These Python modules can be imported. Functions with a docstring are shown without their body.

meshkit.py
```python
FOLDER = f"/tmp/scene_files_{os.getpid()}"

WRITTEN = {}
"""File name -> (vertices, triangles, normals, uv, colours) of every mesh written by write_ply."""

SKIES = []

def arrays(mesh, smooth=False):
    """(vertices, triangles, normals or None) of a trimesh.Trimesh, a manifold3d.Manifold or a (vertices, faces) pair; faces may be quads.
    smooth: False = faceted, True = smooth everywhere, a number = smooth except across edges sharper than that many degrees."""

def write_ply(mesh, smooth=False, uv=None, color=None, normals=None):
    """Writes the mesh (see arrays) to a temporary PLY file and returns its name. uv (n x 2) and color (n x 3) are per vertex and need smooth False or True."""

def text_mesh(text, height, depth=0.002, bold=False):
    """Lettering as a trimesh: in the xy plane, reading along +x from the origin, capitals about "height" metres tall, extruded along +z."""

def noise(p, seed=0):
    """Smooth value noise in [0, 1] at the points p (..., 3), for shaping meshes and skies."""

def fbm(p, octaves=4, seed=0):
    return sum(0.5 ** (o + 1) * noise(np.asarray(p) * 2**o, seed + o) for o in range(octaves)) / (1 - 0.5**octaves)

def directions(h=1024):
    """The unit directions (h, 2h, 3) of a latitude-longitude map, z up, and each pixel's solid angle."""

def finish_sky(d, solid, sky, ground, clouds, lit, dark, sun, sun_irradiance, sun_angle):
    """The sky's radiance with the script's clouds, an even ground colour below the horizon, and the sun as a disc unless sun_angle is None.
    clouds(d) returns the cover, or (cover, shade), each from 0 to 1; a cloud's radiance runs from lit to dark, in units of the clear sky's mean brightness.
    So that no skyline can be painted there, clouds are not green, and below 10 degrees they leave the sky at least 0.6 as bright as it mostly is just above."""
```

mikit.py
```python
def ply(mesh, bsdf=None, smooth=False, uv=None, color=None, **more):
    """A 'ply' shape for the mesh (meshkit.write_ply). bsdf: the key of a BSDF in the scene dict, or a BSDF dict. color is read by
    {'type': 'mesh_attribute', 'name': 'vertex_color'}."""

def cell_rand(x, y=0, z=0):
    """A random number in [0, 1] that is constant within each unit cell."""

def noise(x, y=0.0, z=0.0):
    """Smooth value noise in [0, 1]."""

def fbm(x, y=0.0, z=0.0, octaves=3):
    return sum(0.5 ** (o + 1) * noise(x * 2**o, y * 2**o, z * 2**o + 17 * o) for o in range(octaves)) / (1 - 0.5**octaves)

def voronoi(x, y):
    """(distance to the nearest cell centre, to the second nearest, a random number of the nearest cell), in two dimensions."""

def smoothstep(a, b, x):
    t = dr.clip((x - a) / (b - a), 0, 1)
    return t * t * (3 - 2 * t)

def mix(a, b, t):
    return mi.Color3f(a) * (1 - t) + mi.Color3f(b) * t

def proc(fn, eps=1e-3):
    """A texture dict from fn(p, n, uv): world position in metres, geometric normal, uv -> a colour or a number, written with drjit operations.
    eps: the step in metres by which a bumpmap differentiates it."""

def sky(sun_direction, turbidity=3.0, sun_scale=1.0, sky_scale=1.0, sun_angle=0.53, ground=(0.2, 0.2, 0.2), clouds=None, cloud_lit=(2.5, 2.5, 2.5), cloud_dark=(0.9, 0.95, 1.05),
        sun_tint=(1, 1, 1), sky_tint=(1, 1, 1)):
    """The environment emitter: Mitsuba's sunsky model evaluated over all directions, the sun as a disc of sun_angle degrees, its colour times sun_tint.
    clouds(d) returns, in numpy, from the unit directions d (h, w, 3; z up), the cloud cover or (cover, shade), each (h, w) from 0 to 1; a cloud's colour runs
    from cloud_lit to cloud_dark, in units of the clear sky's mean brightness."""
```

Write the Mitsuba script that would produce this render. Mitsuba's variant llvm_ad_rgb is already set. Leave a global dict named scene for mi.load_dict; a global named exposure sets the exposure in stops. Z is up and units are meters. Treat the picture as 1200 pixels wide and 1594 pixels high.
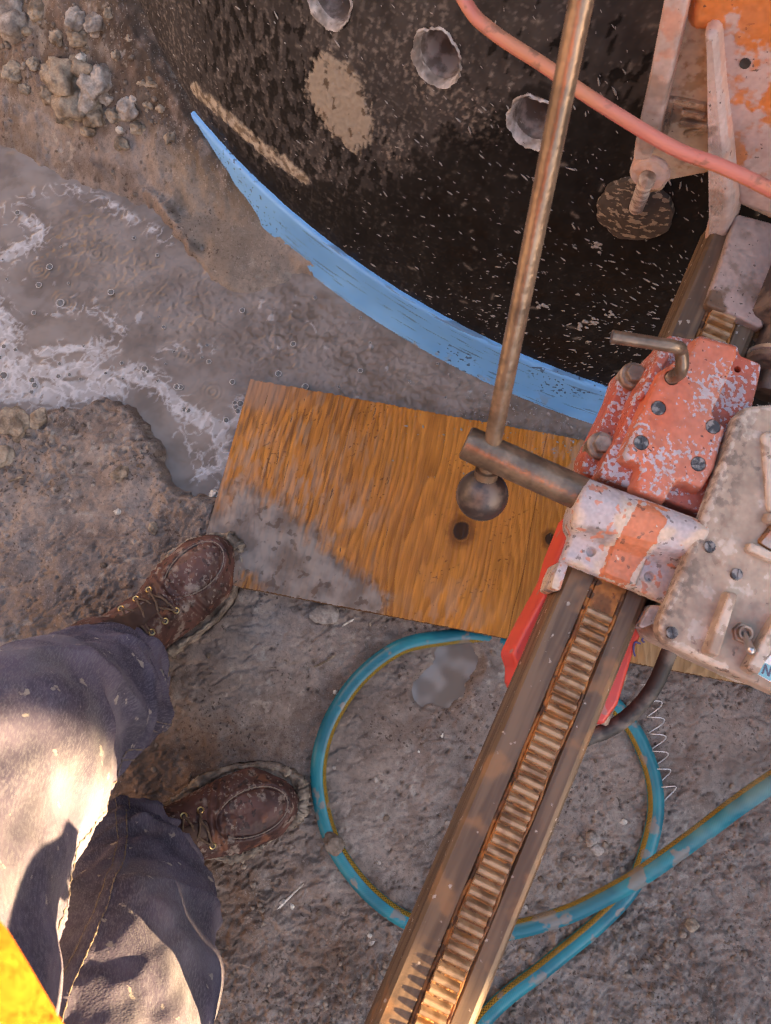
import math, random
import numpy as np, trimesh, drjit as dr, mitsuba as mi, manifold3d as m3
import mikit, meshkit
from mikit import smoothstep, mix, voronoi, proc
from shapely.geometry import Polygon, LineString
from scipy.ndimage import distance_transform_edt, gaussian_filter
from scipy.spatial import cKDTree
from scipy.interpolate import PchipInterpolator

T = mi.ScalarTransform4f
scene, labels = {}, {}
exposure = 5.06

# ------------------------------------------------------------------ camera
CAM_H, TILT, FPX = 1.25, math.radians(10), 1240.0        # phone held at chest height, looking almost straight down
FW = np.array([0, math.sin(TILT), -math.cos(TILT)]); UP = np.array([0, math.cos(TILT), math.sin(TILT)]); EYE = np.array([0, 0, CAM_H])
scene['camera'] = {'type': 'thinlens', 'fov': math.degrees(2 * math.atan(600 / FPX)), 'fov_axis': 'x', 'aperture_radius': 0.0011, 'focus_distance': 1.05,
                   'near_clip': 0.02, 'far_clip': 900.0,
                   'to_world': T().look_at(origin=EYE.tolist(), target=(EYE + FW).tolist(), up=UP.tolist())}
# ------------------------------------------------------------------ light: low sun behind the pit's bank, clear sky above
SUN_EL = math.radians(17)
SUN = np.array([0.907 * math.cos(SUN_EL), -0.421 * math.cos(SUN_EL), math.sin(SUN_EL)])
scene['sky_light'] = mikit.sky(SUN.tolist(), turbidity=4, sun_scale=1.25, sky_scale=1.0, sun_tint=(1.0, 1.0, 1.0), sky_tint=(1.255, 0.99, 0.895))


def ray(px, py):
    return FW + (px - 600) / FPX * np.array([1.0, 0, 0]) + (797 - py) / FPX * UP


def G(px, py, z=0.0):
    """The place in metres, at the height z, of a point measured in the photograph."""
    d = ray(px, py)
    return EYE + d * (z - CAM_H) / d[2]


def poly(pts, z=0.0):
    return np.array([G(x, y, z)[:2] for x, y in pts])


# ------------------------------------------------------------------ helpers
def numbered(key):
    if key not in scene and key not in labels:
        return key
    k = 1
    while f'{key}_{k:03d}' in scene or f'{key}_{k:03d}' in labels:
        k += 1
    return f'{key}_{k:03d}'


EDGE_MATS = set()


def thing(name, label, cat, group=None, kind=None):
    key = numbered(name)
    labels[key] = {'label': label, 'category': cat}
    if group: labels[key]['group'] = group
    if kind: labels[key]['kind'] = kind
    return key


def part(parent, name, mesh, mat, smooth=35, uv=None, color=None, label=None, kind=None):
    key = numbered(f'{parent}__{name}')
    if mat in EDGE_MATS:
        e = mesh.metadata.get('edge', np.zeros(len(mesh.vertices))); tree = cKDTree(mesh.vertices)
        mesh = trimesh.graph.smooth_shade(mesh, angle=math.radians(smooth), facet_minarea=None)
        uv = np.stack([e[tree.query(mesh.vertices)[1]], np.zeros(len(mesh.vertices))], 1); smooth = True
    scene[key] = mikit.ply(mesh, mat, smooth=smooth, uv=uv, color=color)
    if label or kind:
        labels[key] = {k: v for k, v in (('label', label), ('kind', kind)) if v}
    return key


def solo(name, mesh, mat, label, cat, group=None, kind=None, smooth=35, uv=None, color=None):
    key = thing(name, label, cat, group, kind)
    scene[key] = mikit.ply(mesh, mat, smooth=smooth, uv=uv, color=color)
    return key


def structure(name, mesh, mat, smooth=True, color=None, kind='structure', label=None):
    scene[name] = mikit.ply(mesh, mat, smooth=smooth, color=color)
    labels[name] = {'kind': kind}
    if label: labels[name]['label'] = label


def join(*ms):
    return trimesh.util.concatenate([trimesh.Trimesh(*m, process=False) if isinstance(m, tuple) else m for m in ms])


def tm(man):
    m = man.to_mesh()
    return trimesh.Trimesh(m.vert_properties[:, :3], m.tri_verts, process=False)


def spline(pts, n):
    """Catmull-Rom through the points (any width), n samples evenly spread by length."""
    p = np.asarray(pts, float)
    q = np.vstack([2 * p[0] - p[1], p, 2 * p[-1] - p[-2]])
    out = []
    for i in range(1, len(q) - 2):
        t = np.linspace(0, 1, 24, endpoint=False)[:, None]
        a, b, c, d = q[i - 1], q[i], q[i + 1], q[i + 2]
        out.append(0.5 * (2 * b + (c - a) * t + (2 * a - 5 * b + 4 * c - d) * t ** 2 + (3 * b - a - 3 * c + d) * t ** 3))
    out = np.vstack(out + [p[-1:]])
    s = np.r_[0, np.cumsum(np.linalg.norm(np.diff(out[:, :3], axis=0), axis=1))]
    e = np.linspace(0, s[-1], n)
    return np.stack([np.interp(e, s, out[:, k]) for k in range(p.shape[1])], 1)


def frames(p, ref=None):
    t = np.gradient(p, axis=0); t /= np.linalg.norm(t, axis=1, keepdims=True)
    x = np.cross(t[0], [0, 0, 1.0])
    if ref is not None: x = np.asarray(ref, float)
    elif np.linalg.norm(x) < 0.1: x = np.cross(t[0], [0, 1.0, 0])
    X = []
    for k in range(len(p)):
        x = x - t[k] * (x @ t[k]); x /= np.linalg.norm(x); X.append(x)
    X = np.array(X)
    return t, X, np.cross(t, X)


def tube(pts, r, sides=12, n=None, caps=True, uv=False, wob=None):
    """A tube along the points; r: radius or one radius per point of the path. uv: (angle 0..1, length in metres)."""
    p = spline(pts, n) if n else np.asarray(pts, float)
    if p.shape[1] == 4: r, p = p[:, 3], p[:, :3]
    r = np.broadcast_to(np.asarray(r, float), (len(p),))
    t, X, Y = frames(p)
    m = sides + (1 if uv else 0)
    a = np.arange(m) * 2 * np.pi / sides
    rr = r[:, None] * np.ones(m)
    if wob is not None: rr = rr * wob(np.arange(len(p))[:, None], a[None])
    v = p[:, None] + rr[..., None] * (np.cos(a)[None, :, None] * X[:, None] + np.sin(a)[None, :, None] * Y[:, None])
    i, j = np.meshgrid(np.arange(len(p) - 1), np.arange(sides), indexing='ij')
    j2 = j + 1 if uv else (j + 1) % sides
    f = np.stack([i * m + j, i * m + j2, (i + 1) * m + j2, (i + 1) * m + j], -1).reshape(-1, 4)
    f = np.vstack([f[:, [0, 1, 2]], f[:, [0, 2, 3]]])
    v = v.reshape(-1, 3)
    if caps:
        for e, o in ((0, 1), (len(p) - 1, -1)):
            c = len(v); v = np.vstack([v, p[e:e + 1]])
            k = np.arange(sides); k2 = k + 1 if uv else (k + 1) % sides
            f = np.vstack([f, np.stack([np.full(sides, c), e * m + (k2 if o == 1 else k), e * m + (k if o == 1 else k2)], 1)])
    mesh = trimesh.Trimesh(v, f, process=False)
    if uv:
        s = np.r_[0, np.cumsum(np.linalg.norm(np.diff(p, axis=0), axis=1))]
        U = np.stack([np.tile(np.arange(m) / sides, len(p)), np.repeat(s, m)], 1)
        U = np.vstack([U] + [[0, s[0]], [0, s[-1]]][:2 * caps])
        return mesh, U
    return mesh


def ring_resample(pts, step, r=0.0):
    """A closed outline (k, 2) with its corners rounded by r, resampled at about step, counter-clockwise."""
    g = Polygon(pts)
    if r: g = g.buffer(-r, join_style=1).buffer(2 * r, join_style=1, quad_segs=12).buffer(-r, join_style=1, quad_segs=12)
    if g.geom_type != 'Polygon': g = max(g.geoms, key=lambda x: x.area)
    g = g.exterior
    n = max(12, int(g.length / step))
    p = np.array([g.interpolate(k / n, normalized=True).coords[0] for k in range(n)])
    a = np.sum(p[:, 0] * np.roll(p[:, 1], -1) - p[:, 1] * np.roll(p[:, 0], -1))
    return p if a > 0 else p[::-1]


def slab(pts, z0, z1, bevel=0.002, r=0.003, step=0.003, draft=0.0):
    """An outline extruded from z0 to z1 with rounded corners (r) and a rounded upper edge (bevel); draft widens the foot.
    metadata['edge'] is 1 on the rounded edge, for paint that wears off there."""
    p = ring_resample(pts, step, r)
    d = np.roll(p, -1, 0) - np.roll(p, 1, 0); d /= np.linalg.norm(d, axis=1, keepdims=True) + 1e-12
    nrm = np.stack([d[:, 1], -d[:, 0]], 1)
    zb = max(z0 + 1e-4, z1 - bevel - 0.003)
    prof = [(draft, z0, 0.25), (draft * 0.3, zb, 0.0)] + [(-bevel * (1 - math.cos(a)), z1 - bevel * (1 - math.sin(a)), 1.0) for a in np.radians([0, 22, 45, 67, 90])]
    inner = Polygon(p + nrm * (-bevel - 0.003))
    if inner.is_valid and inner.area > 0: prof.append((-bevel - 0.003, z1, 0.0))
    rings = [np.c_[p + nrm * o, np.full(len(p), z)] for o, z, e in prof]
    n = len(p); v = np.vstack(rings); f = []
    i = np.arange(n); j = (i + 1) % n
    for k in range(len(rings) - 1):
        f += [np.stack([k * n + i, k * n + j, (k + 1) * n + j], 1), np.stack([k * n + i, (k + 1) * n + j, (k + 1) * n + i], 1)]
    top = m3.triangulate([rings[-1][:, :2]]); bot = m3.triangulate([rings[0][:, :2]])
    f += [top + (len(rings) - 1) * n, bot[:, ::-1]]
    m = trimesh.Trimesh(v, np.vstack(f), process=False); m.metadata['edge'] = np.repeat([e for _, _, e in prof], n)
    return m


def lathe(prof, n=24, origin=(0, 0, 0), axis=(0, 0, 1)):
    """(radius, height) pairs turned about an axis."""
    prof = np.asarray(prof, float); a = np.arange(n) * 2 * np.pi / n
    v = np.stack([prof[:, :1] * np.cos(a), prof[:, :1] * np.sin(a), np.repeat(prof[:, 1:], n, 1)], -1).reshape(-1, 3)
    i, j = np.meshgrid(np.arange(len(prof) - 1), np.arange(n), indexing='ij'); k = (j + 1) % n
    f = np.stack([i * n + j, i * n + k, (i + 1) * n + k, (i + 1) * n + j], -1).reshape(-1, 4)
    m = trimesh.Trimesh(v, np.vstack([f[:, [0, 1, 2]], f[:, [0, 2, 3]]]), process=False)
    m.apply_transform(trimesh.geometry.align_vectors([0, 0, 1], np.asarray(axis, float) / np.linalg.norm(axis)))
    m.apply_translation(origin)
    return m


def hull_chain(joints, links, seg=24):
    """Hulls of the spheres (x, y, z, r) at both ends of every link, joined."""
    out = m3.Manifold()
    def ball(j):
        x, y, z, r = joints[j]; return m3.Manifold.sphere(r, seg).translate([x, y, z])
    for a, b in links:
        out += m3.Manifold.batch_hull([ball(a), ball(b)])
    return out


def rock(size, seed, rough=0.25, sub=2, flat=0.7):
    m = trimesh.creation.icosphere(subdivisions=sub)
    v = m.vertices
    k = 1 + rough * (meshkit.fbm(v * 1.3 + seed * 7.1, 3, seed) - 0.5) * 3
    v = v * k[:, None] * np.array([1, 0.8, flat])
    rg = np.random.default_rng(seed); a = rg.uniform(0, 6.28)
    R = np.array([[math.cos(a), -math.sin(a), 0], [math.sin(a), math.cos(a), 0], [0, 0, 1]])
    return trimesh.Trimesh((v * size) @ R.T, m.faces, process=False)


def perlin(x, y, seed):
    i, j = np.floor(x).astype(np.int64), np.floor(y).astype(np.int64); u, w = x - i, y - j
    def g(a, b):
        hsh = ((i + a) * 374761393 + (j + b) * 668265263 + seed * 144665 + 1013904223) & 0xFFFFFFFF
        hsh = ((hsh ^ (hsh >> 13)) * 1274126177) & 0xFFFFFFFF
        t = ((hsh ^ (hsh >> 16)) & 1023) * (2 * np.pi / 1024)
        return np.cos(t) * (u - a) + np.sin(t) * (w - b)
    a, b = u * u * u * (u * (u * 6 - 15) + 10), w * w * w * (w * (w * 6 - 15) + 10)
    return (g(0, 0) * (1 - a) + g(1, 0) * a) * (1 - b) + (g(0, 1) * (1 - a) + g(1, 1) * a) * b


def N(p, f, seed=0, o=3):
    """numpy gradient fbm in x and y at frequency f (per metre), mean 0.5; every octave turned."""
    p = np.asarray(p); x, y = p[..., 0] * f, p[..., 1] * f; out = 0
    for k in range(o):
        t = 0.6 + 1.3 * k + 0.37 * seed; s = 2.03 ** k
        out = out + 0.5 ** k * perlin((x * math.cos(t) - y * math.sin(t)) * s + 3.7 * seed, (x * math.sin(t) + y * math.cos(t)) * s + 17.3 * k, seed * 31 + k)
    return np.clip(0.5 + 0.72 * out / (2 - 0.5 ** (o - 1)) * 1.25, 0, 1)


def noise(x, y=0.0, z=0.0):
    return mikit.noise(0.8 * y + 0.6 * z + 0.31, -0.8 * x + 0.36 * y - 0.48 * z + 0.17, -0.6 * x - 0.48 * y + 0.64 * z + 0.53)


def fbm(x, y=0.0, z=0.0, octaves=3):
    out = 0.0
    for o in range(octaves):
        out = out + 0.5 ** (o + 1) * noise(x, y, z)
        x, y, z = 2.03 * (0.8 * x - 0.6 * y) + 7.1, 2.03 * (0.6 * x + 0.8 * y) + 3.3, 2.03 * z + 1.7
    return out / (1 - 0.5 ** octaves)


def sst(a, b, x):
    t = np.clip((x - a) / (b - a), 0, 1); return t * t * (3 - 2 * t)


def lerp(a, b, t):
    return np.asarray(a) * (1 - t[..., None]) + np.asarray(b) * t[..., None]


def grid_faces(nx, ny, keep=None):
    i, j = np.meshgrid(np.arange(nx - 1), np.arange(ny - 1), indexing='ij')
    f = np.stack([i * ny + j, (i + 1) * ny + j, (i + 1) * ny + j + 1, i * ny + j + 1], -1)
    f = f.reshape(-1, 4) if keep is None else f[keep]
    return np.vstack([f[:, [0, 1, 2]], f[:, [0, 2, 3]]])


def compact(v, f, *more):
    u, inv = np.unique(f, return_inverse=True)
    return (v[u], inv.reshape(f.shape), *[m[u] for m in more])


def diffuse_like(color, rough=0.6, spec=0.5, **kw):
    c = color if isinstance(color, dict) else {'type': 'rgb', 'value': list(color)}
    r = rough if isinstance(rough, dict) else float(rough)
    return {'type': 'twosided', 'bsdf': {'type': 'principled', 'base_color': c, 'roughness': r, 'specular': float(spec), **kw}}


def bumped(bsdf, fn, scale, eps=5e-4):
    inner = bsdf['bsdf'] if bsdf['type'] == 'twosided' else bsdf
    return {'type': 'twosided', 'bsdf': {'type': 'bumpmap', 'arbitrary': proc(fn, eps), 'scale': float(scale), 'bsdf': inner}}


VC = {'type': 'mesh_attribute', 'name': 'vertex_color'}
# ------------------------------------------------------------------ ground
WATER_Z = 0.012
MH = np.array([0.792, 1.7065]); MR0, LEAN = 1.406, 0.21          # the manhole: centre, radius at the water line, inward lean of its wall


def wall_hit(px, py, off=0.0):
    """Where a measured sight line meets the manhole's wall: (angle, height)."""
    d = ray(px, py)
    ts = np.linspace(0.3, 2.2, 8000); p = EYE + ts[:, None] * d
    g = np.hypot(p[:, 0] - MH[0], p[:, 1] - MH[1]) - (MR0 + off - LEAN * (p[:, 2] - 0.02))
    k = np.argmax(g < 0); q = p[k]
    return math.atan2(q[0] - MH[0], MH[1] - q[1]), q[2]


def wall_point(th, h, off=0.0):
    r = MR0 + off - LEAN * (h - 0.02)
    return np.stack([MH[0] + r * np.sin(th), MH[1] - r * np.cos(th), h * np.ones_like(th)], -1)


POOL = [(-90, 150), (0, 225), (60, 248), (130, 272), (200, 305), (240, 350), (275, 392), (305, 425), (350, 455), (410, 448), (470, 440), (520, 455), (580, 470),
        (700, 520), (980, 600), (1300, 660), (1300, 840), (1150, 800), (900, 735), (520, 655), (410, 640), (372, 770), (335, 752), (300, 742), (280, 735), (262, 690), (240, 650), (222, 622),
        (190, 612), (150, 618), (110, 624), (60, 634), (20, 622), (-40, 618), (-120, 600)]
pool_poly = Polygon(poly(POOL, WATER_Z))
x_in, y_in = np.arange(-0.76, 0.62, 0.0023), np.arange(-0.60, 1.24, 0.0023)
grow = 0.0023 * 1.17 ** np.arange(1, 66); grow = np.cumsum(grow); grow = grow[grow < 400]
gx = np.unique(np.r_[x_in[0] - grow[::-1], x_in, x_in[-1] + grow, np.arange(2.4, 3.8, 0.05)]); gy = np.unique(np.r_[y_in[0] - grow[::-1], y_in, y_in[-1] + grow, np.arange(-2.3, -0.9, 0.05)])
GX, GY = np.meshgrid(gx, gy, indexing='ij'); P2 = np.stack([GX, GY, 0 * GX], -1)
fine = (GX > -0.8) & (GX < 0.66) & (GY > -0.64) & (GY < 1.28)

# signed distance to the pool, on a regular raster
RX, RY, RS = np.arange(-1.2, 1.3, 0.004), np.arange(-0.9, 1.6, 0.004), 0.004


def raster_in(polygon):
    import shapely
    a, b = np.meshgrid(RX, RY, indexing='ij')
    return shapely.contains_xy(polygon, a, b)


def signed(polygon):
    m = raster_in(polygon)
    return (distance_transform_edt(m) - distance_transform_edt(~m)) * RS     # positive inside


def look_up(field, x, y):
    i = np.clip(((x - RX[0]) / RS), 0, len(RX) - 1.001); j = np.clip(((y - RY[0]) / RS), 0, len(RY) - 1.001)
    a, b = i.astype(int), j.astype(int); u, w = i - a, j - b
    return (field[a, b] * (1 - u) * (1 - w) + field[a + 1, b] * u * (1 - w) + field[a, b + 1] * (1 - u) * w + field[a + 1, b + 1] * u * w)


def blob(x, y, spots, z=0.02):
    """Soft mask from measured spots (px, py, radius in px)."""
    out = 0 * x
    for px, py, r in spots:
        c = G(px, py, z); rr = r / 1000.0
        out = np.maximum(out, np.exp(-((x - c[0]) ** 2 + (y - c[1]) ** 2) / rr ** 2))
    return out


pool_d = gaussian_filter(signed(pool_poly), 1.0)
warp = (N(P2, 14, 5, 3) - 0.5) * 0.035 + (N(P2, 60, 6, 2) - 0.5) * 0.012
PD = look_up(pool_d, GX, GY) + warp * sst(0.0, 0.03, np.abs(0.03 + 0 * GX))
bank_poly = Polygon(poly([(-400, -300), (600, -300), (600, 60), (420, 290), (395, 335), (330, 300), (235, 225), (140, 205), (60, 190), (-60, 120), (-400, 60)], 0.05))
bank_d = gaussian_filter(signed(bank_poly), 2.0)
BD = look_up(bank_d, GX, GY)
slope_d = look_up(gaussian_filter(signed(Polygon(poly([(250, 250), (400, 320), (480, 430), (420, 470), (350, 470), (310, 440)], 0.02))), 2), GX, GY)
clods = np.clip(blob(GX, GY, [(960, 1450, 130), (1060, 1560, 140), (860, 1560, 100), (560, 1540, 110), (420, 1560, 110), (160, 950, 45), (210, 930, 30), (1130, 1330, 60), (240, 1190, 35),
                              (340, 1470, 90), (60, 660, 60), (30, 700, 60), (250, 690, 50), (100, 740, 40), (290, 790, 40)]) + sst(-0.01, 0.05, BD), 0, 1)
slick = np.clip(blob(GX, GY, [(450, 1080, 110), (560, 1050, 60), (730, 1080, 90), (320, 1130, 90), (260, 1120, 60), (100, 830, 110), (200, 760, 80), (60, 900, 80), (420, 1000, 70), (230, 690, 60), (410, 390, 90), (800, 1200, 110), (620, 1200, 100), (900, 1260, 80), (1110, 1150, 90), (560, 1330, 70), (980, 1180, 70), (330, 1450, 60), (150, 700, 60)]), 0, 1) * (1 - clods)
dryness = sst(0.1, 0.45, GX) * sst(0.05, -0.2, GY)
h = 0.034 + 0.016 * (N(P2, 5, 1) - 0.5) + 0.015 * (N(P2, 16, 2) - 0.5) * fine
nf, cf = N(P2, 45, 3), N(P2, 120, 4)
ridge = 1 - np.abs(2 * N(P2 + 0.02 * np.stack([nf, cf, cf], -1), 24, 8, 3) - 1)
h = h + fine * (1 - 0.75 * slick) * (0.0026 * (nf - 0.5) + 0.0015 * (cf - 0.5) + 0.0015 * (sst(0.75, 1.0, ridge) - 0.1))
h = h - fine * 0.0035 * sst(0.86, 0.97, 1 - np.abs(2 * N(P2 * [1, 2.2, 1], 17, 31, 3) - 1)) * (1 - 0.5 * slick)         # cracks and drag marks


def cells(freq, seed, jitter=0.9):
    """Distance fields of scattered clods: returns domes in [0, 1]."""
    rg = np.random.default_rng(seed); a, b = np.meshgrid(np.arange(-0.80, 0.66, 1 / freq), np.arange(-0.64, 1.28, 1 / freq), indexing='ij')
    c = np.stack([a.ravel(), b.ravel()], 1) + rg.uniform(-jitter, jitter, (a.size, 2)) / freq / 2
    size = rg.uniform(0.25, 1.0, len(c)) / freq * 0.62
    q = np.stack([GX[fine], GY[fine]], 1) + (np.stack([N(P2[fine], freq * 1.4, seed + 3, 2), N(P2[fine], freq * 1.4, seed + 4, 2)], 1) - 0.5) * 0.5 / freq
    d, k = cKDTree(c).query(q)
    out = 0 * GX; out[fine] = np.sqrt(np.clip(1 - (d / size[k]) ** 2, 0, 1)) * size[k]
    return out


c1, c2 = cells(55, 11), cells(130, 12)
keep1 = sst(0.35, 0.6, N(P2, 12, 13, 2) * 0.7 + clods * 0.5)
h = h + 0.75 * c1 * keep1 * clods + 0.6 * c2 * sst(0.2, 0.5, clods + 0.35 * (N(P2, 20, 14, 2) - 0.3)) * (1 - slick)
# small pits and specks pressed into the mud
rg = np.random.default_rng(4)
pit_at = np.stack([rg.uniform(-0.75, 0.6, 9000), rg.uniform(-0.58, 1.0, 9000)], 1)
pr = rg.uniform(0.0015, 0.0042, 9000)
dn = rg.uniform(0, 1, 9000) < sst(0.35, 0.6, meshkit.fbm(np.c_[pit_at, 0 * pr] * 9, 3, 77))
pd_, pk = cKDTree(pit_at[dn]).query(np.stack([GX[fine], GY[fine]], 1))
pits = 0 * GX; pits[fine] = np.clip(1 - (pd_ / pr[dn][pk]) ** 2, 0, 1)
h = h - 0.0035 * pits * (1 - 0.4 * clods)
micro = 0 * GX; micro[fine] = N(P2[fine], 300, 9, 2) - 0.5
h = h + 0.0022 * micro * (1 - 0.6 * slick) + 0.0016 * micro * clods
# the bank of spoil by the manhole, the ledge, and the pool's bed and rim
rise = np.clip(BD, 0, 1) * 0.45
rise = rise / (1 + rise * 1.6)
h = h + rise + fine * sst(0, 0.06, BD) * (0.06 * (N(P2, 9, 21, 2) - 0.5) + 0.034 * (N(P2, 26, 22, 3) - 0.5) + 0.016 * (N(P2, 70, 29, 3) - 0.5))
lower_rim = sst(0.0, -0.035, PD) * sst(-0.16, -0.05, PD) * sst(0.68, 0.5, GY) * sst(-0.12, -0.24, GX)
h = h + 0.005 * lower_rim * (0.4 + N(P2, 22, 23))
edge = sst(-0.030, 0.010, PD)
bed = -0.045
h = h * (1 - edge) + bed * edge
h = np.where((PD > -0.1) & (PD < 0.03), h + fine * 0.004 * (N(P2, 80, 24, 2) - 0.5), h)
sl = sst(-0.03, 0.03, slope_d)
h = h * (1 - sl) + sl * (0.013 + 0.35 * np.clip(BD + 0.02, 0, 0.05) + 0.18 * np.clip(-PD, -0.02, 0.05) + 0.006 * (N(P2, 14, 25, 2) - 0.5))
for px, py, w_, dpt in ((268, 330, 0.016, 0.035), (300, 385, 0.012, 0.03)):
    c = G(px, py, 0.03); q = (GX - c[0]) * 0.75 + (GY - c[1]) * 0.66
    h = h + fine * dpt * 0.5 * (np.exp(-((GX - c[0] + 0.012) ** 2 + (GY - c[1]) ** 2) / w_ ** 2)) - fine * dpt * 0.4 * np.exp(-((GX - c[0] - 0.012) ** 2 + (GY - c[1] - 0.01) ** 2) / w_ ** 2)
# little puddle inside the hose loop
pud = blob(GX, GY, [(690, 1060, 42), (710, 1030, 46), (660, 1075, 26)])
h = h - 0.016 * sst(0.35, 0.8, pud + (N(P2, 40, 26, 2) - 0.5) * 0.25)
# mud banked up against the foot of the wall on the left, and the bed under the plywood
th_g = np.arctan2(GX - MH[0], MH[1] - GY); ta, tb_ = wall_hit(296, 185)[0], wall_hit(442, 374)[0]
gap = np.hypot(GX - MH[0], GY - MH[1]) - MR0
fil_h = 0.012 + 0.10 * np.clip((tb_ - th_g) / (tb_ - ta), 0, 1.9) ** 1.0 + 0.022 * (N(P2, 22, 28, 4) - 0.5)
h = np.where(fine & (gap > -0.12) & (th_g < tb_), np.maximum(h, fil_h - 0.62 * np.clip(gap, 0, 1)), h)
BL, BR, TL = G(302, 900, 0.058), G(1165, 1066, 0.060), G(397, 592, 0.028)
cr = np.cross(BR - BL, TL - BL); plane = BL[2] - ((GX - BL[0]) * cr[0] + (GY - BL[1]) * cr[1]) / cr[2]
import shapely
onb = shapely.contains_xy(Polygon([BL[:2], BR[:2], (BR + TL - BL)[:2], TL[:2]]).buffer(0.004), GX, GY); h = np.where(onb, np.minimum(h, plane - 0.019), h)
# soft prints round the soles, then the pit walls outside the frame
in_mh = np.hypot(GX - MH[0], GY - MH[1])
h = np.where(in_mh < MR0 - 0.13, -0.05, h)
Q, B = GX * 0.421 + GY * 0.907, GX * 0.907 - GY * 0.421
rad = np.maximum(np.hypot(GX - 0.3, (GY - 0.7) * 0.8), 0)
pit = sst(2.45, 3.1, rad + 0.3 * (N(P2, 0.9, 41, 3) - 0.5))
crest = 2.4 - 0.99 * sst(-0.10, -0.155, Q) * sst(0.5, 1.2, B) + 0.25 * (N(P2, 0.35, 42, 3) - 0.5) * sst(4, 9, rad)
h = h + pit * crest + sst(2.3, 3, rad) * 0.12 * (N(P2, 3, 43, 4) - 0.5)
GH = h


def ground_z(x, y):
    i = np.clip(np.searchsorted(gx, x) - 1, 0, len(gx) - 2); j = np.clip(np.searchsorted(gy, y) - 1, 0, len(gy) - 2)
    u, w = (x - gx[i]) / (gx[i + 1] - gx[i]), (y - gy[j]) / (gy[j + 1] - gy[j])
    return GH[i, j] * (1 - u) * (1 - w) + GH[i + 1, j] * u * (1 - w) + GH[i, j + 1] * (1 - u) * w + GH[i + 1, j + 1] * u * w


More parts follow.
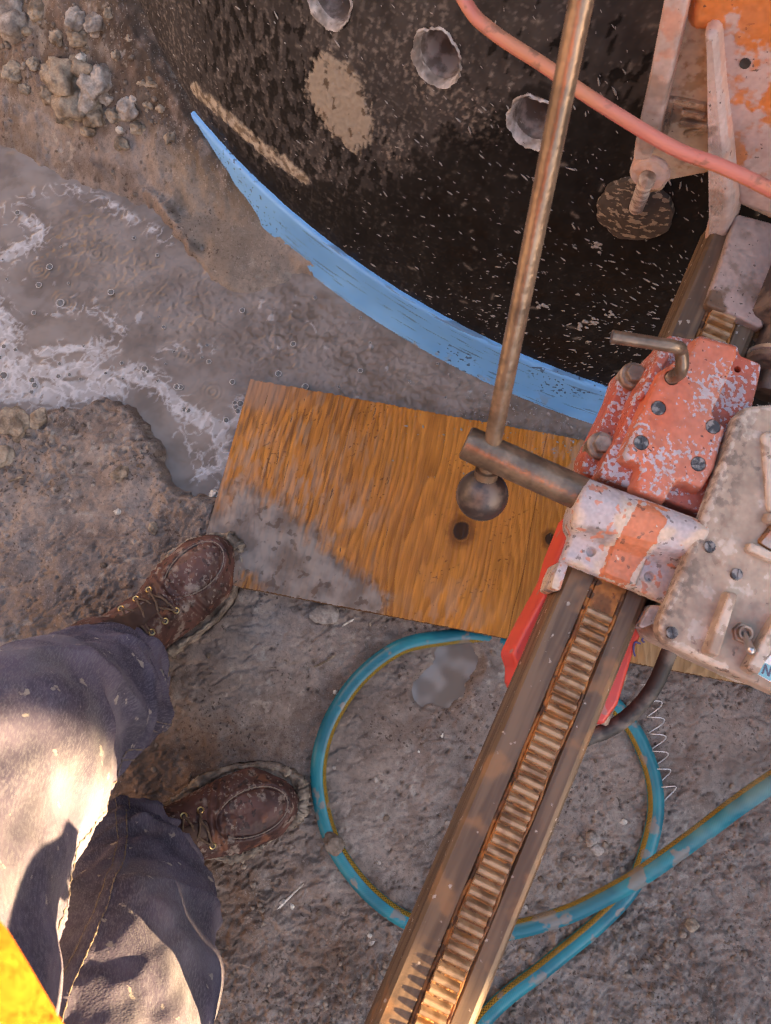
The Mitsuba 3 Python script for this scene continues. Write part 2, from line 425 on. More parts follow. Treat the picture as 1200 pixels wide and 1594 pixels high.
# its colour: grey-brown silt, warmer clay by the boots and on the bank, pale dry crust to the right
tone = N(P2, 7, 51, 4); t2 = N(P2, 38, 52, 3); t3 = 0 * GX + 0.5; t3[fine] = N(P2[fine], 170, 53, 3)
col = lerp([0.150, 0.112, 0.094], [0.250, 0.200, 0.172], sst(0.3, 0.7, tone * 0.6 + t2 * 0.4))
warm = np.clip(blob(GX, GY, [(230, 1190, 70), (200, 1240, 70), (60, 960, 70), (160, 960, 60), (300, 1200, 60), (370, 1400, 70), (330, 1330, 70), (520, 1480, 60)]) + 0.8 * sst(0.0, 0.06, BD) * sst(0.3, 0.6, N(P2, 9, 54)), 0, 1)
col = lerp(col, [0.130, 0.082, 0.057], 0.8 * warm)
col = lerp(col, [0.22, 0.185, 0.162], 0.5 * dryness * sst(0.35, 0.65, t2))
col = lerp(col, [0.085, 0.062, 0.05], 0.5 * sst(0.56, 0.72, N(P2, 20, 55, 4)) * (1 - 0.7 * slick))
col = lerp(col, [0.235, 0.20, 0.18], 0.5 * sst(0.62, 0.75, N(P2, 28, 56, 4)))
col = col * (0.72 + 0.56 * t3)[..., None]
col = lerp(col, [0.05, 0.036, 0.028], 0.8 * sst(0.2, 0.9, pits) * sst(0.4, 0.6, N(P2, 15, 57)))
col = lerp(col, [0.075, 0.057, 0.048], 0.5 * sst(-0.03, -0.004, PD) * (1 - sl) * sst(0.02, 0, PD) * 0.8)          # wet rim
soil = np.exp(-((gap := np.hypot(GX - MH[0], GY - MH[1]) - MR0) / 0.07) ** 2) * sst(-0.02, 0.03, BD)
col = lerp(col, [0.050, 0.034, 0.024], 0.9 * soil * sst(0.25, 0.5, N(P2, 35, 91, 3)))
bk = sst(0.0, 0.05, BD)
col = lerp(col, [0.085, 0.060, 0.043], 0.65 * bk * sst(0.48, 0.62, N(P2, 16, 92, 4)))
col = lerp(col, [0.30, 0.25, 0.205], 0.55 * bk * sst(0.56, 0.68, N(P2, 24, 93, 4)) * (1 - soil))
light = sst(0.64, 0.72, N(P2, 75, 58, 2)) * sst(0.5, 0.65, N(P2, 6, 59))
col = lerp(col, [0.36, 0.32, 0.28], 0.5 * light)
col = lerp(col, [0.20, 0.155, 0.11], 0.5 * sl)
wet_n = None
def mud_rough(p, n, uv):
    return 0.34 + 0.5 * smoothstep(0.36, 0.60, fbm(p.x * 9, p.y * 9, 0.0, 3))
def mud_bump(p, n, uv):
    return fbm(p.x * 420, p.y * 420, p.z * 420, 2)
def mud_speck(p, n, uv):
    m = smoothstep(0.42, 0.66, fbm(p.x * 13, p.y * 13, 3.0, 3))
    g = noise(p.x * 620, p.y * 620, p.z * 620); k = fbm(p.x * 240, p.y * 240, p.z * 240, 2)
    return 0.30 * smoothstep(0.45, 0.9, g) + (0.05 + 0.6 * m) * smoothstep(0.67, 0.73, k)
def mud_grain(p, n, uv):
    m = smoothstep(0.40, 0.66, fbm(p.x * 10 + 5, p.y * 10, 1.0, 3))
    return (0.05 + 0.36 * m) * smoothstep(0.72, 0.84, noise(p.x * 480, p.y * 480, p.z * 480)) + 0.5 * smoothstep(0.90, 0.93, noise(p.x * 190, p.y * 190, p.z * 190))
mud_b = diffuse_like(VC, proc(mud_rough), 0.28)['bsdf']
spk = {'type': 'blendbsdf', 'weight': proc(mud_speck), 'a': mud_b, 'b': {'type': 'diffuse', 'reflectance': {'type': 'rgb', 'value': [0.042, 0.030, 0.024]}}}
spk = {'type': 'blendbsdf', 'weight': proc(mud_grain), 'a': spk, 'b': {'type': 'diffuse', 'reflectance': {'type': 'rgb', 'value': [0.34, 0.295, 0.26]}}}
scene['mat_mud'] = bumped({'type': 'twosided', 'bsdf': spk}, mud_bump, 0.0010, 4e-4)
keep = None
structure('ground', (P2.reshape(-1, 3) + np.c_[np.zeros((GX.size, 2)), GH.ravel()], grid_faces(*GX.shape)), 'mat_mud', color=col.reshape(-1, 3))

# ------------------------------------------------------------------ muddy water
wx, wy = np.arange(-0.80, 0.60, 0.0019), np.arange(0.14, 1.10, 0.0019)
WX, WY = np.meshgrid(wx, wy, indexing='ij'); W3 = np.stack([WX, WY, 0 * WX], -1)


def field(x, y, pts, z=WATER_Z):
    """Distance to a measured polyline, in metres."""
    line = np.array([G(a, b, z)[:2] for a, b in pts]); s = spline(np.c_[line, 0 * line[:, 0]], 120)[:, :2]
    return cKDTree(s).query(np.stack([x.ravel(), y.ravel()], 1))[0].reshape(x.shape)


splash = np.clip(blob(WX, WY, [(430, 520, 110), (540, 560, 90), (640, 580, 80), (300, 480, 110), (200, 430, 90), (740, 620, 80), (850, 660, 80), (130, 370, 70)]), 0, 1)
wl = np.stack([WX + 0.008 * (N(W3, 40, 61, 2) - 0.5), WY + 0.008 * (N(W3, 40, 62, 2) - 0.5), 0 * WX], -1)
dimple = N(wl, 95, 63, 2)
rip = 0.0038 * splash * (dimple - 0.5) + 0.0016 * splash * (N(W3, 190, 64, 2) - 0.5)
rip = rip + 0.0022 * (N(W3 * [1, 1.8, 1], 20, 65, 2) - 0.5)
for px, py in ((285, 555), (100, 470), (150, 395), (60, 420), (330, 610)):          # rings where drops fell
    c = G(px, py, WATER_Z); d = np.hypot(WX - c[0], WY - c[1]); rip = rip + 0.0009 * np.cos(d * 900) * np.exp(-(d / 0.018) ** 2)
fw_ = W3 + 0.03 * np.stack([N(W3, 18, 66, 3) - 0.5, N(W3, 18, 67, 3) - 0.5, 0 * WX], -1)
veins = 1 - np.abs(2 * N(fw_, 34, 68, 4) - 1)
foam = 0 * WX
for pts, w_, a_ in (([(66, 548), (125, 541), (175, 540)], 0.014, 1.0), ([(0, 520), (25, 560), (62, 575), (145, 578), (225, 588), (267, 617), (308, 654), (358, 660), (383, 634)], 0.018, 1.0),
                    ([(0, 608), (60, 612), (110, 612), (175, 600)], 0.026, 1.2), ([(28, 330), (62, 362), (25, 392), (0, 405)], 0.016, 0.9), ([(140, 545), (150, 590), (120, 610)], 0.018, 0.9), ([(-20, 470), (10, 520), (0, 560), (20, 600)], 0.026, 1.0),
                    ([(345, 665), (350, 700), (345, 742), (320, 735)], 0.022, 0.9), ([(80, 488), (110, 480), (160, 490), (190, 515)], 0.010, 0.55), ([(240, 560), (270, 540), (330, 545)], 0.008, 0.4), ([(0, 330), (60, 300), (130, 300), (210, 345), (262, 372)], 0.012, 0.5), ([(280, 640), (300, 700), (330, 720)], 0.010, 0.6)):
    d = field(WX, WY, pts); foam = np.maximum(foam, a_ * np.exp(-(d / w_) ** 2))
reach = foam.copy()
fw2 = W3 + 0.045 * np.stack([N(W3, 11, 66, 3) - 0.5, N(W3, 11, 67, 3) - 0.5, 0 * WX], -1)
body = N(fw2 * [1, 1.5, 1], 26, 68, 4)
film = sst(0.50, 0.60, body * 0.62 + 0.50 * reach - 0.10) * sst(0.10, 0.35, reach)
fil = sst(0.86, 0.98, 1 - np.abs(2 * N(fw2, 42, 78, 3) - 1)) * sst(0.06, 0.35, reach + 0.12 * splash)
holes_ = sst(0.66, 0.70, N(fw_, 95, 71, 2))
flecks = sst(0.74, 0.82, N(fw_, 48, 70, 4) + 0.03 * splash) * sst(0.4, 0.6, N(W3, 7, 80, 2))
foam = np.clip((0.50 * film + 0.25 * film * sst(0.45, 0.7, N(fw2, 60, 81, 3))) * (1 - 0.75 * holes_) + 0.55 * fil + 0.55 * flecks, 0, 1)
wcol = lerp([0.205, 0.160, 0.130], [0.155, 0.117, 0.093], sst(0.35, 0.65, N(W3, 8, 72, 3)))
wcol = lerp(wcol, [0.13, 0.085, 0.062], 0.55 * blob(WX, WY, [(60, 300, 90), (180, 330, 60)]) * sst(0.35, 0.6, N(W3, 14, 75, 3)))
swirl = N(fw2 * [1, 1.7, 1], 15, 83, 4); swirl2 = N(W3 + 0.02 * np.stack([swirl, body, 0 * WX], -1), 70, 84, 3)
wcol = lerp(wcol, [0.235, 0.200, 0.185], 0.45 * sst(0.42, 0.68, swirl * 0.85 + swirl2 * 0.15))
wcol = lerp(wcol, [0.105, 0.076, 0.058], 0.45 * sst(0.52, 0.30, swirl2 * 0.25 + swirl * 0.75))
wcol = lerp(wcol, [0.10, 0.078, 0.064], 0.6 * splash * sst(0.78, 0.86, N(W3, 115, 85, 1)))
wcol = lerp(wcol, [0.52, 0.50, 0.51], 0.76 * foam)
WPD = look_up(pool_d, WX, WY) + (N(W3, 14, 5, 3) - 0.5) * 0.035 + (N(W3, 60, 6, 2) - 0.5) * 0.012
WZ = WATER_Z + rip + 0.0012 * foam
inside = (WPD > -0.045) & (np.hypot(WX - MH[0], WY - MH[1]) > MR0 - 0.06)
q = inside[:-1, :-1] & inside[1:, :-1] & inside[:-1, 1:] & inside[1:, 1:]
wv, wf, wc = compact(np.stack([WX, WY, WZ], -1).reshape(-1, 3), grid_faces(*WX.shape, keep=q), wcol.reshape(-1, 3))
scene['mat_water'] = diffuse_like(VC, 0.13, 0.36)
structure('muddy_water', (wv, wf), 'mat_water', color=wc)

# puddle film in the hose loop
px_, py_ = np.arange(-0.02, 0.2, 0.004), np.arange(-0.12, 0.05, 0.004)
AX, AY = np.meshgrid(px_, py_, indexing='ij'); A3 = np.stack([AX, AY, 0 * AX], -1)
pm = blob(AX, AY, [(690, 1060, 42), (710, 1030, 46), (660, 1075, 26)]) + (N(A3, 40, 26, 2) - 0.5) * 0.25 > 0.33
zc = float(np.median(ground_z(AX[pm], AY[pm]))) + 0.004
qq = pm[:-1, :-1] & pm[1:, :-1] & pm[:-1, 1:] & pm[1:, 1:]
pc = lerp([0.15, 0.124, 0.108], [0.235, 0.212, 0.20], sst(0.4, 0.72, N(A3, 24, 73, 2)))
pv, pf, pcol = compact(np.stack([AX, AY, zc + 0.0006 * (N(A3, 50, 74, 2) - 0.5)], -1).reshape(-1, 3), grid_faces(*AX.shape, keep=qq), pc.reshape(-1, 3))
structure('puddle', (pv, pf), 'mat_water', color=pcol)
# ------------------------------------------------------------------ the black manhole with its blue base band
mh = thing('manhole_barrel', 'black coated round manhole wall with cored holes and a blue band at its foot', 'manhole')
HOLES = [(511, -8, 0.034), (681, 90, 0.0295), (831, 190, 0.029)]
hole_at = []
for px, py, r in HOLES:
    th, hh = wall_hit(px, py); hole_at.append((th, hh, r))
TH0, TH1, H1 = math.radians(-71), math.radians(11), 0.80
s_fine = np.arange(TH0 * MR0, TH1 * MR0, 0.0022); h_fine = np.arange(-0.06, H1, 0.0024)
ths = s_fine / MR0
SS, HH = np.meshgrid(s_fine, h_fine, indexing='ij'); TT = SS / MR0
S3 = np.stack([SS, HH, 0 * SS], -1)


def at_wall(px, py):
    th, hh = wall_hit(px, py); return th * MR0, hh


def wline(pts):
    line = np.array([at_wall(*p) for p in pts]); s = spline(np.c_[line, 0 * line[:, 0]], 80)[:, :2]
    return cKDTree(s).query(np.stack([SS.ravel(), HH.ravel()], 1))[0].reshape(SS.shape)


def wblob(px, py, rs, rh, lean=0.0):
    s0, h0 = at_wall(px, py); ds, dh = SS - s0, HH - h0; ds = ds - lean * dh
    return np.exp(-(ds / rs) ** 2 - (dh / rh) ** 2)


def wpoly(pts, soft=2.0):
    import shapely
    pg = Polygon([at_wall(*p) for p in pts]); m = shapely.contains_xy(pg, SS[::3, ::3], HH[::3, ::3])
    d = (distance_transform_edt(m) - distance_transform_edt(~m)) * 0.0069
    d = gaussian_filter(d, soft)
    return np.repeat(np.repeat(d, 3, 0), 3, 1)[:SS.shape[0], :SS.shape[1]]


n1 = N(S3, 10, 101, 4); n2 = N(S3, 45, 102, 3); n3 = N(S3, 160, 103, 3); n4 = N(S3 * [1, 0.25, 1], 120, 104, 3)
base = lerp([0.0310, 0.0275, 0.0270], [0.052, 0.046, 0.0445], sst(0.3, 0.7, n1 * 0.5 + n2 * 0.5))
base = lerp(base, [0.17, 0.15, 0.138], 0.8 * sst(0.60, 0.80, n3 * 0.6 + n4 * 0.4 + 0.10 * sst(-0.55, -0.95, SS)) * (0.35 + 0.65 * sst(0.35, 0.6, n1)))      # dry grey film and scuffs
wetd = wpoly([(640, 262), (690, 215), (760, 185), (840, 130), (960, 170), (1300, 60), (1400, 760), (940, 700), (700, 590), (560, 500), (380, 330), (300, 205), (330, 190), (420, 260), (500, 300), (560, 300)])
wet = sst(-0.012, 0.012, wetd + (n1 - 0.5) * 0.075 + (n2 - 0.5) * 0.075 + (N(S3, 95, 105, 2) - 0.5) * 0.03)
# dark wet splashes with crisp edges on the dry left part, drawn out downwards
sp_w = np.clip(wblob(420, 110, 0.10, 0.17) + 0.9 * wblob(400, 240, 0.10, 0.10) + wblob(560, 270, 0.14, 0.08) + 0.7 * wblob(350, 40, 0.06, 0.10) + 0.7 * wblob(930, 160, 0.12, 0.1), 0, 1)
sp_n = N(S3 * [1.0, 0.5, 1] + 0.006 * np.stack([n2, n3, n3], -1), 74, 106, 2)
wet = np.maximum(wet, sst(0.0, 0.02, sp_n - 0.765 + 0.25 * sp_w) * sst(0.02, 0.2, sp_w))
wcolr = base * 0.26
base = base * (1 - wet[..., None]) + wcolr * wet[..., None]
# pale dried slurry patch
pt = wpoly([(487, 95), (520, 85), (553, 112), (575, 165), (580, 215), (550, 240), (520, 215), (482, 175), (470, 130)])
patch = sst(-0.004, 0.006, pt + (n2 - 0.5) * 0.030 + (n3 - 0.5) * 0.022)
spots = sst(0.70, 0.73, N(S3 * [1.2, 0.9, 1], 52, 107, 2)) * (1 - wet * 0.3)
pcol_ = lerp([0.23, 0.19, 0.15], [0.32, 0.275, 0.225], n3)
pcol_ = lerp(pcol_, [0.09, 0.065, 0.045], 0.9 * spots)
base = lerp(base, 0 * base + pcol_, patch * 0.95)
# scraped pale mud above the band
sd = wline([(305, 140), (335, 165), (375, 200), (410, 232), (440, 252), (466, 272)])
sc_ = sst(0.017, 0.008, sd + (n2 - 0.5) * 0.022 + (n3 - 0.5) * 0.012)
base = lerp(base, lerp([0.16, 0.125, 0.09], [0.40, 0.34, 0.27], sst(0.35, 0.62, N(S3, 85, 108, 3))), sc_ * sst(0.3, 0.45, n3 + 0.15))
for px, py, r_ in ((735, 178, 0.03), (660, 130, 0.03), (610, 235, 0.02)):
    base = lerp(base, [0.24, 0.2, 0.17], 0.6 * wblob(px, py, r_, r_) * sst(0.5, 0.7, n3))
# scratches
rg = np.random.default_rng(8)
scr = np.full(SS.shape, False)
for k in range(230):
    s0, h0 = rg.uniform(-1.7, 0.1), rg.uniform(0.1, 0.98); L = rg.uniform(0.004, 0.018); a = rg.normal(0.5, 0.7)
    t = np.linspace(0, L, 24); i = ((s0 + t * math.cos(a) - s_fine[0]) / 0.0022).astype(int); j = ((h0 + t * math.sin(a) + 0.06) / 0.0024).astype(int)
    ok = (i >= 0) & (i < len(s_fine)) & (j >= 0) & (j < len(h_fine)); scr[i[ok], j[ok]] = True
scm = gaussian_filter(scr.astype(float), 0.55) * rg.uniform(0.3, 1)
base = lerp(base, [0.20, 0.175, 0.155], np.clip(scm * 0.8, 0, 0.45))
disp = 0.0016 * (n2 - 0.5) + 0.0008 * (n3 - 0.5) + 0.002 * patch * n3 + 0.004 * sc_ * n2
gone = np.zeros(SS.shape, bool)
for th, hh, r in hole_at:
    d = np.hypot((TT - th) * MR0, HH - hh); gone |= d < r * 1.02
wp = wall_point(TT, HH) + np.stack([np.sin(TT), -np.cos(TT), 0 * TT], -1) * disp[..., None]
vis = (HH > -0.06)
qf = ~(gone[:-1, :-1] | gone[1:, :-1] | gone[:-1, 1:] | gone[1:, 1:])
w_v, w_f, w_c = compact(wp.reshape(-1, 3), grid_faces(*SS.shape, keep=qf), base.reshape(-1, 3))
# the far side, the part above and the inside, in coarse rings
def ring_sheet(th0, th1, h0, h1, off, n, k, flip=False):
    t, hgt = np.meshgrid(np.linspace(th0, th1, n), np.linspace(h0, h1, k), indexing='ij')
    f = grid_faces(n, k); return wall_point(t, hgt, off).reshape(-1, 3), f[:, ::-1] if flip else f
TOP = 1.42
parts_ = [(w_v, w_f), ring_sheet(ths[-1], ths[0] + 2 * math.pi, -0.06, TOP, 0, 90, 4), ring_sheet(ths[0], ths[-1], h_fine[-1] - 0.001, TOP, 0, 90, 4)]
rim = np.linspace(0, 2 * math.pi, 120); a_ = wall_point(rim, TOP * np.ones(120)); b_ = wall_point(rim, TOP * np.ones(120), -0.13)
parts_.append((np.vstack([a_, b_]), np.vstack([np.stack([np.arange(119), np.arange(1, 120), np.arange(121, 240)], 1), np.stack([np.arange(119), np.arange(121, 240), np.arange(120, 239)], 1)])))
wm = join(*parts_); wcols = np.vstack([w_c, np.tile([0.04, 0.034, 0.03], (len(wm.vertices) - len(w_c), 1))])
def wall_rough(p, n, uv):
    return 0.28 + 0.45 * smoothstep(0.4, 0.6, fbm(p.x * 25, p.y * 25, p.z * 25, 3))
scene['mat_coating'] = diffuse_like(VC, proc(wall_rough), 0.13)
part(mh, 'wall', wm, 'mat_coating', smooth=True, color=wcols)
def conc(p, n, uv):
    a = fbm(p.x * 70, p.y * 70, p.z * 70, 3); b = noise(p.x * 300, p.y * 300, p.z * 300)
    return mix((0.20, 0.165, 0.14), (0.40, 0.36, 0.335), smoothstep(0.3, 0.7, a)) * (0.7 + 0.6 * b)
scene['mat_concrete'] = bumped(diffuse_like(proc(conc), 0.75, 0.3), lambda p, n, uv: fbm(p.x * 220, p.y * 220, p.z * 220, 2), 0.0022)
scene['mat_bore'] = diffuse_like(proc(lambda p, n, uv: mix((0.145, 0.115, 0.10), (0.32, 0.27, 0.25), smoothstep(0.42, 0.66, fbm(p.x * 60, p.y * 60, p.z * 60, 4)))), 0.35, 0.4)
liner = ring_sheet(0, 2 * math.pi, -0.06, TOP, -0.13, 160, 12, True)
import shapely
lt = trimesh.Trimesh(*liner, process=False)
part(mh, 'inner_face', lt, 'mat_concrete', smooth=True, label='grey concrete inner face')
for k, (th, hh, r) in enumerate(hole_at):
    nv = np.array([math.sin(th), -math.cos(th), 0]); tv = np.array([math.cos(th), math.sin(th), 0]); zv = np.array([0, 0, 1.0])
    a = np.linspace(0, 2 * math.pi, 96, endpoint=False); ca = np.c_[np.cos(a), np.sin(a), 0 * a]
    rag = lambda f, s, o=3: meshkit.fbm(ca * f + 5 * k, o, s) - 0.5
    ro = r * (1.13 + 0.30 * rag(2.0, 1) + 0.16 * rag(7, 2)); rm = r * (0.99 + 0.06 * rag(5, 3)); ri = r * (0.955 + 0.02 * rag(4, 4)); lip = 0.005 * rag(7, 5)
    def ring(rr, depth):
        t, hgt = th + rr * np.cos(a) / MR0, hh + rr * np.sin(a)
        return wall_point(t, hgt, 0) + nv * np.asarray(depth).reshape(-1, 1)
    def ring_mesh(rows):
        v = np.vstack(rows); f = grid_faces(len(rows), 96); i = np.arange(len(rows) - 1) * 96
        wrap = np.stack([i + 95, i + 191, i + 96, i], 1); return trimesh.Trimesh(v, np.vstack([f, wrap[:, [0, 1, 2]], wrap[:, [0, 2, 3]]])[:, ::-1], process=False)
    rows = [ring(ro, 0.0005 + 0 * a), ring(ro * 0.97, 0.0030 + 0.3 * lip), ring(0.5 * (ro + rm), 0.0020 + lip), ring(rm, -0.002 + 0.5 * lip), ring(ri, -0.008 + 0 * a)]
    hk = part(mh, 'cored_hole', ring_mesh(rows), 'mat_concrete', smooth=30)
    part(hk, 'bore', ring_mesh([ring(ri, -0.0079 + 0 * a)] + [ring(ri * (1 - 0.03 * (j > 1.99)), -0.03 * j + 0 * a) for j in (0.5, 1, 1.99, 2.0, 3, 4.25)]), 'mat_bore', smooth=30)
# blue base band
BAND = 0.101
t = np.linspace(TH0, TH1 + 0.3, 420)
prof = [(0.006, -0.06), (0.013, -0.02), (0.013, WATER_Z + 0.014), (0.008, WATER_Z + 0.017), (0.008, BAND - 0.035), (0.009, BAND - 0.006), (0.007, BAND - 0.001), (0.004, BAND), (-0.002, BAND)]
rows = [wall_point(t, np.full(420, z + 0.0), o + 0.0012 * (meshkit.fbm(np.c_[t * 9, 0 * t + z * 30, 0 * t], 3, 5) - 0.5)) for o, z in prof]
f = grid_faces(len(rows), 420)
def blue(p, n, uv):
    a = fbm(p.x * 60, p.y * 60, p.z * 60, 3)
    c = mix((0.125, 0.325, 0.64), (0.180, 0.415, 0.76), smoothstep(0.3, 0.7, fbm(p.x * 9, p.y * 9, p.z * 9, 3)))
    s = smoothstep(0.62, 0.70, fbm(p.x * 18, p.y * 18, p.z * 260, 3))
    c = mix(c, (0.055, 0.075, 0.09), 0.6 * s * smoothstep(0.40, 0.6, fbm(p.x * 7, p.y * 7, 2.0, 3)))
    c = mix(c, (0.26, 0.23, 0.2), 0.75 * smoothstep(0.64, 0.72, a) * smoothstep(0.045, 0.0, p.z))
    return mix(c, (0.03, 0.03, 0.03), 0.7 * smoothstep(0.72, 0.78, noise(p.x * 230, p.y * 230, p.z * 230)) * smoothstep(0.5, 0.62, noise(p.x * 12, p.y * 12, p.z * 12)))
scene['mat_blue'] = diffuse_like(proc(blue), 0.38, 0.5)
part(mh, 'base_band', trimesh.Trimesh(np.vstack(rows), f[:, ::-1], process=False), 'mat_blue', smooth=True, label='bright blue band along the foot of the wall')

# ------------------------------------------------------------------ plywood board bridging the pool's edge
board = thing('plywood_board', 'wet orange-brown plywood board with dark knots and smeared mud, lying under the drill', 'board')
bu, bv = BR - BL, TL - BL; BLEN, BWID = np.linalg.norm(bu), np.linalg.norm(bv); bu, bv = bu / BLEN, bv / BWID
bv = bv - 0.5 * bu * (bu @ bv); bv /= np.linalg.norm(bv); bn = np.cross(bu, bv); bn /= np.linalg.norm(bn)


def bcoord(px, py):
    d = ray(px, py); t = ((BL - EYE) @ bn) / (d @ bn); q = EYE + d * t - BL; w_ = np.cross(bn, bu)
    b = (q @ w_) / (bv @ w_); return (q - b * bv) @ bu, b


u_, v_ = np.arange(0, BLEN + 1e-6, BLEN / 800), np.arange(0, BWID + 1e-6, BWID / 300)
U, V = np.meshgrid(u_, v_, indexing='ij'); B3 = np.stack([U, V, 0 * U], -1)
knots = [(*bcoord(718, 826), 0.0135), (*bcoord(856, 839), 0.0085)]
ph = 80 * U + 5.5 * (N(B3 * [1, 0.28, 1], 7, 201, 2) - 0.5) * 2 + 0.8 * (N(B3 * [1, 0.12, 1], 60, 202, 2) - 0.5)
kd = np.full(U.shape, 9.0)
for k, (ku, kv, kr) in enumerate(knots):
    du, dv = U - ku, V - kv; e = np.exp(-(du / (4.2 * kr)) ** 2 - (dv / (9 * kr)) ** 2)
    side = -np.tanh(du / kr) ; ph = ph + e * side * (kr * 130)
    r_ = np.hypot(du, dv * 0.8) * (1 + 0.25 * (N(B3, 120, 203 + k, 2) - 0.5)); kd = np.minimum(kd, r_ / kr)
cell = N(np.stack([np.floor(ph), 0 * U, 0 * U], -1), 0.73, 204, 1)
fr = ph - np.floor(ph)
band = np.clip(sst(0.0, 0.75, fr) * sst(1.0, 0.86, fr), 0, 1) * (0.45 + 0.9 * cell)
fib = N(B3 * [1, 0.06, 1], 420, 205, 2); fib2 = N(B3 * [1, 0.10, 1], 150, 206, 3)
c0 = lerp([0.50, 0.210, 0.040], [0.37, 0.135, 0.021], N(B3, 5, 207, 3))
bc = lerp(c0, [0.175, 0.058, 0.010], np.clip(0.46 * band, 0, 1))
bc = bc * (0.72 + 0.56 * fib)[..., None]
left = sst(0.36, 0.12, U + 0.12 * (V - 0.15) + 0.1 * (N(B3, 8, 208, 2) - 0.5))
bc = lerp(bc, [0.075, 0.032, 0.012], 0.6 * left * sst(0.52, 0.66, fib2))
bc = lerp(bc, [0.30, 0.20, 0.13], 0.4 * left * sst(0.55, 0.7, N(B3 * [1, 0.2, 1], 90, 209, 3)))
# seams between veneer strips, with their own tint
for (px, py), tint in (((668, 700), 1.0), ((812, 900), 0.86), ((905, 950), 1.1)):
    su = bcoord(px, py)[0] + 0.004 * (N(B3, 6, 211, 2) - 0.5) * 3
    bc = bc * (1 + (tint - 1) * sst(0, 0.002, U - su))[..., None]
    if px > 700: bc = lerp(bc, [0.03, 0.012, 0.004], 0.8 * np.exp(-((U - su) / 0.0007) ** 2))
ub = bcoord(985, 1040)[0]
dryb = sst(ub - 0.015, ub + 0.02, U + 0.02 * (N(B3, 20, 212, 3) - 0.5))
dc = lerp([0.36, 0.245, 0.135], [0.25, 0.16, 0.08], np.clip(band * 0.9, 0, 1)) * (0.8 + 0.4 * fib)[..., None]
bc = lerp(bc, 0 * bc + dc, dryb * 0.85)
bc = lerp(bc, [0.022, 0.010, 0.005], 0.95 * sst(1.15, 0.75, kd))
bc = lerp(bc, [0.10, 0.032, 0.006], 0.75 * sst(2.0, 1.1, kd) * sst(0.9, 1.1, kd))
specks = sst(0.79, 0.82, N(B3, 210, 213, 1)) * sst(0.45, 0.6, N(B3, 9, 214, 2))
bc = lerp(bc, [0.05, 0.022, 0.008], 0.6 * specks * sst(0.5, 0.62, N(B3, 14, 219, 3)))
stp = N(B3, 9, 215, 4)
bc = bc * (0.82 + 0.36 * stp)[..., None]
# mud lying on the lower left, silt on the corner that dips towards the water
mpg = Polygon([bcoord(*p) for p in [(326, 800), (352, 745), (385, 752), (430, 775), (470, 800), (520, 850), (560, 890), (602, 925), (604, 962), (560, 958), (470, 936), (380, 915), (300, 905)]])
m_ = shapely.contains_xy(mpg, U, V); md = gaussian_filter((distance_transform_edt(m_) - distance_transform_edt(~m_)) * BLEN / 800, 3)
mm = md + (N(B3, 24, 221, 4) - 0.5) * 0.05 + (N(B3 * [1, 0.25, 1], 110, 222, 3) - 0.5) * 0.03 - 0.012 * sst(0.03, 0.0, V)
mud_m = sst(-0.012, 0.028, mm) * sst(-0.035, -0.008, md)
mcol = lerp([0.125, 0.108, 0.10], [0.25, 0.222, 0.205], sst(0.3, 0.7, N(B3, 26, 223, 4)))
mcol = lerp(mcol, [0.06, 0.048, 0.042], 0.7 * sst(0.62, 0.7, N(B3, 60, 224, 3)))
bc = lerp(bc, 0 * bc + mcol, 0.9 * mud_m)
for (px, py, r_) in ((360, 760, .05), (395, 700, .03), (480, 780, .06), (700, 970, .06), (560, 800, .03), (470, 740, .02), (880, 720, .05), (940, 700, .05)):
    a_, b_ = bcoord(px, py); bc = lerp(bc, [0.34, 0.25, 0.2], 0.38 * np.exp(-((U - a_) ** 2 + (V - b_) ** 2) / r_ ** 2) * sst(0.42, 0.62, N(B3 * [1, 0.4, 1], 60, 225, 4)))
a_, b_ = bcoord(400, 596); e = np.hypot((U - a_) * 0.55, V - b_)
silt = sst(0.062, 0.02, e + 0.03 * (N(B3, 20, 226, 3) - 0.5)); bc = lerp(bc, [0.27, 0.165, 0.115], 0.75 * silt)
bh = 0.0006 * (fib - 0.5) + 0.0004 * (band - 0.3) + 0.0007 * left * (fib2 - 0.5) + 0.003 * mud_m * (0.5 + N(B3, 40, 227, 3))
fray = (N(B3 * [1, 0, 1], 260, 228, 2) - 0.5) * 0.003 * sst(0.006, 0, V) + (N(B3 * [1, 0, 1], 130, 229, 2) - 0.5) * 0.004 * sst(BWID - 0.006, BWID, V)
THK = 0.013
bp = BL + U[..., None] * bu + (V + fray)[..., None] * bv + bh[..., None] * bn
def ply_rough(p, n, uv):
    return 0.30 + 0.3 * smoothstep(0.4, 0.62, fbm(p.x * 22, p.y * 22, 1.0, 3)) + 0.25 * smoothstep(0.36, 0.42, p.x)
scene['mat_veneer'] = diffuse_like(VC, proc(ply_rough), 0.22)
part(board, 'face_veneer', (bp.reshape(-1, 3), grid_faces(*U.shape)), 'mat_veneer', smooth=True, color=bc.reshape(-1, 3), label='wet grained top veneer')
def edge_wood(p, n, uv):
    return mix((0.20, 0.10, 0.035), (0.085, 0.035, 0.012), fbm(p.x * 160, p.y * 160, p.z * 60, 3))
def edge_wood2(p, n, uv):
    return mix((0.07, 0.03, 0.012), (0.03, 0.014, 0.007), fbm(p.x * 160, p.y * 160, p.z * 60, 3))
scene['mat_ply_light'] = diffuse_like(proc(edge_wood), 0.55); scene['mat_ply_dark'] = diffuse_like(proc(edge_wood2), 0.6)
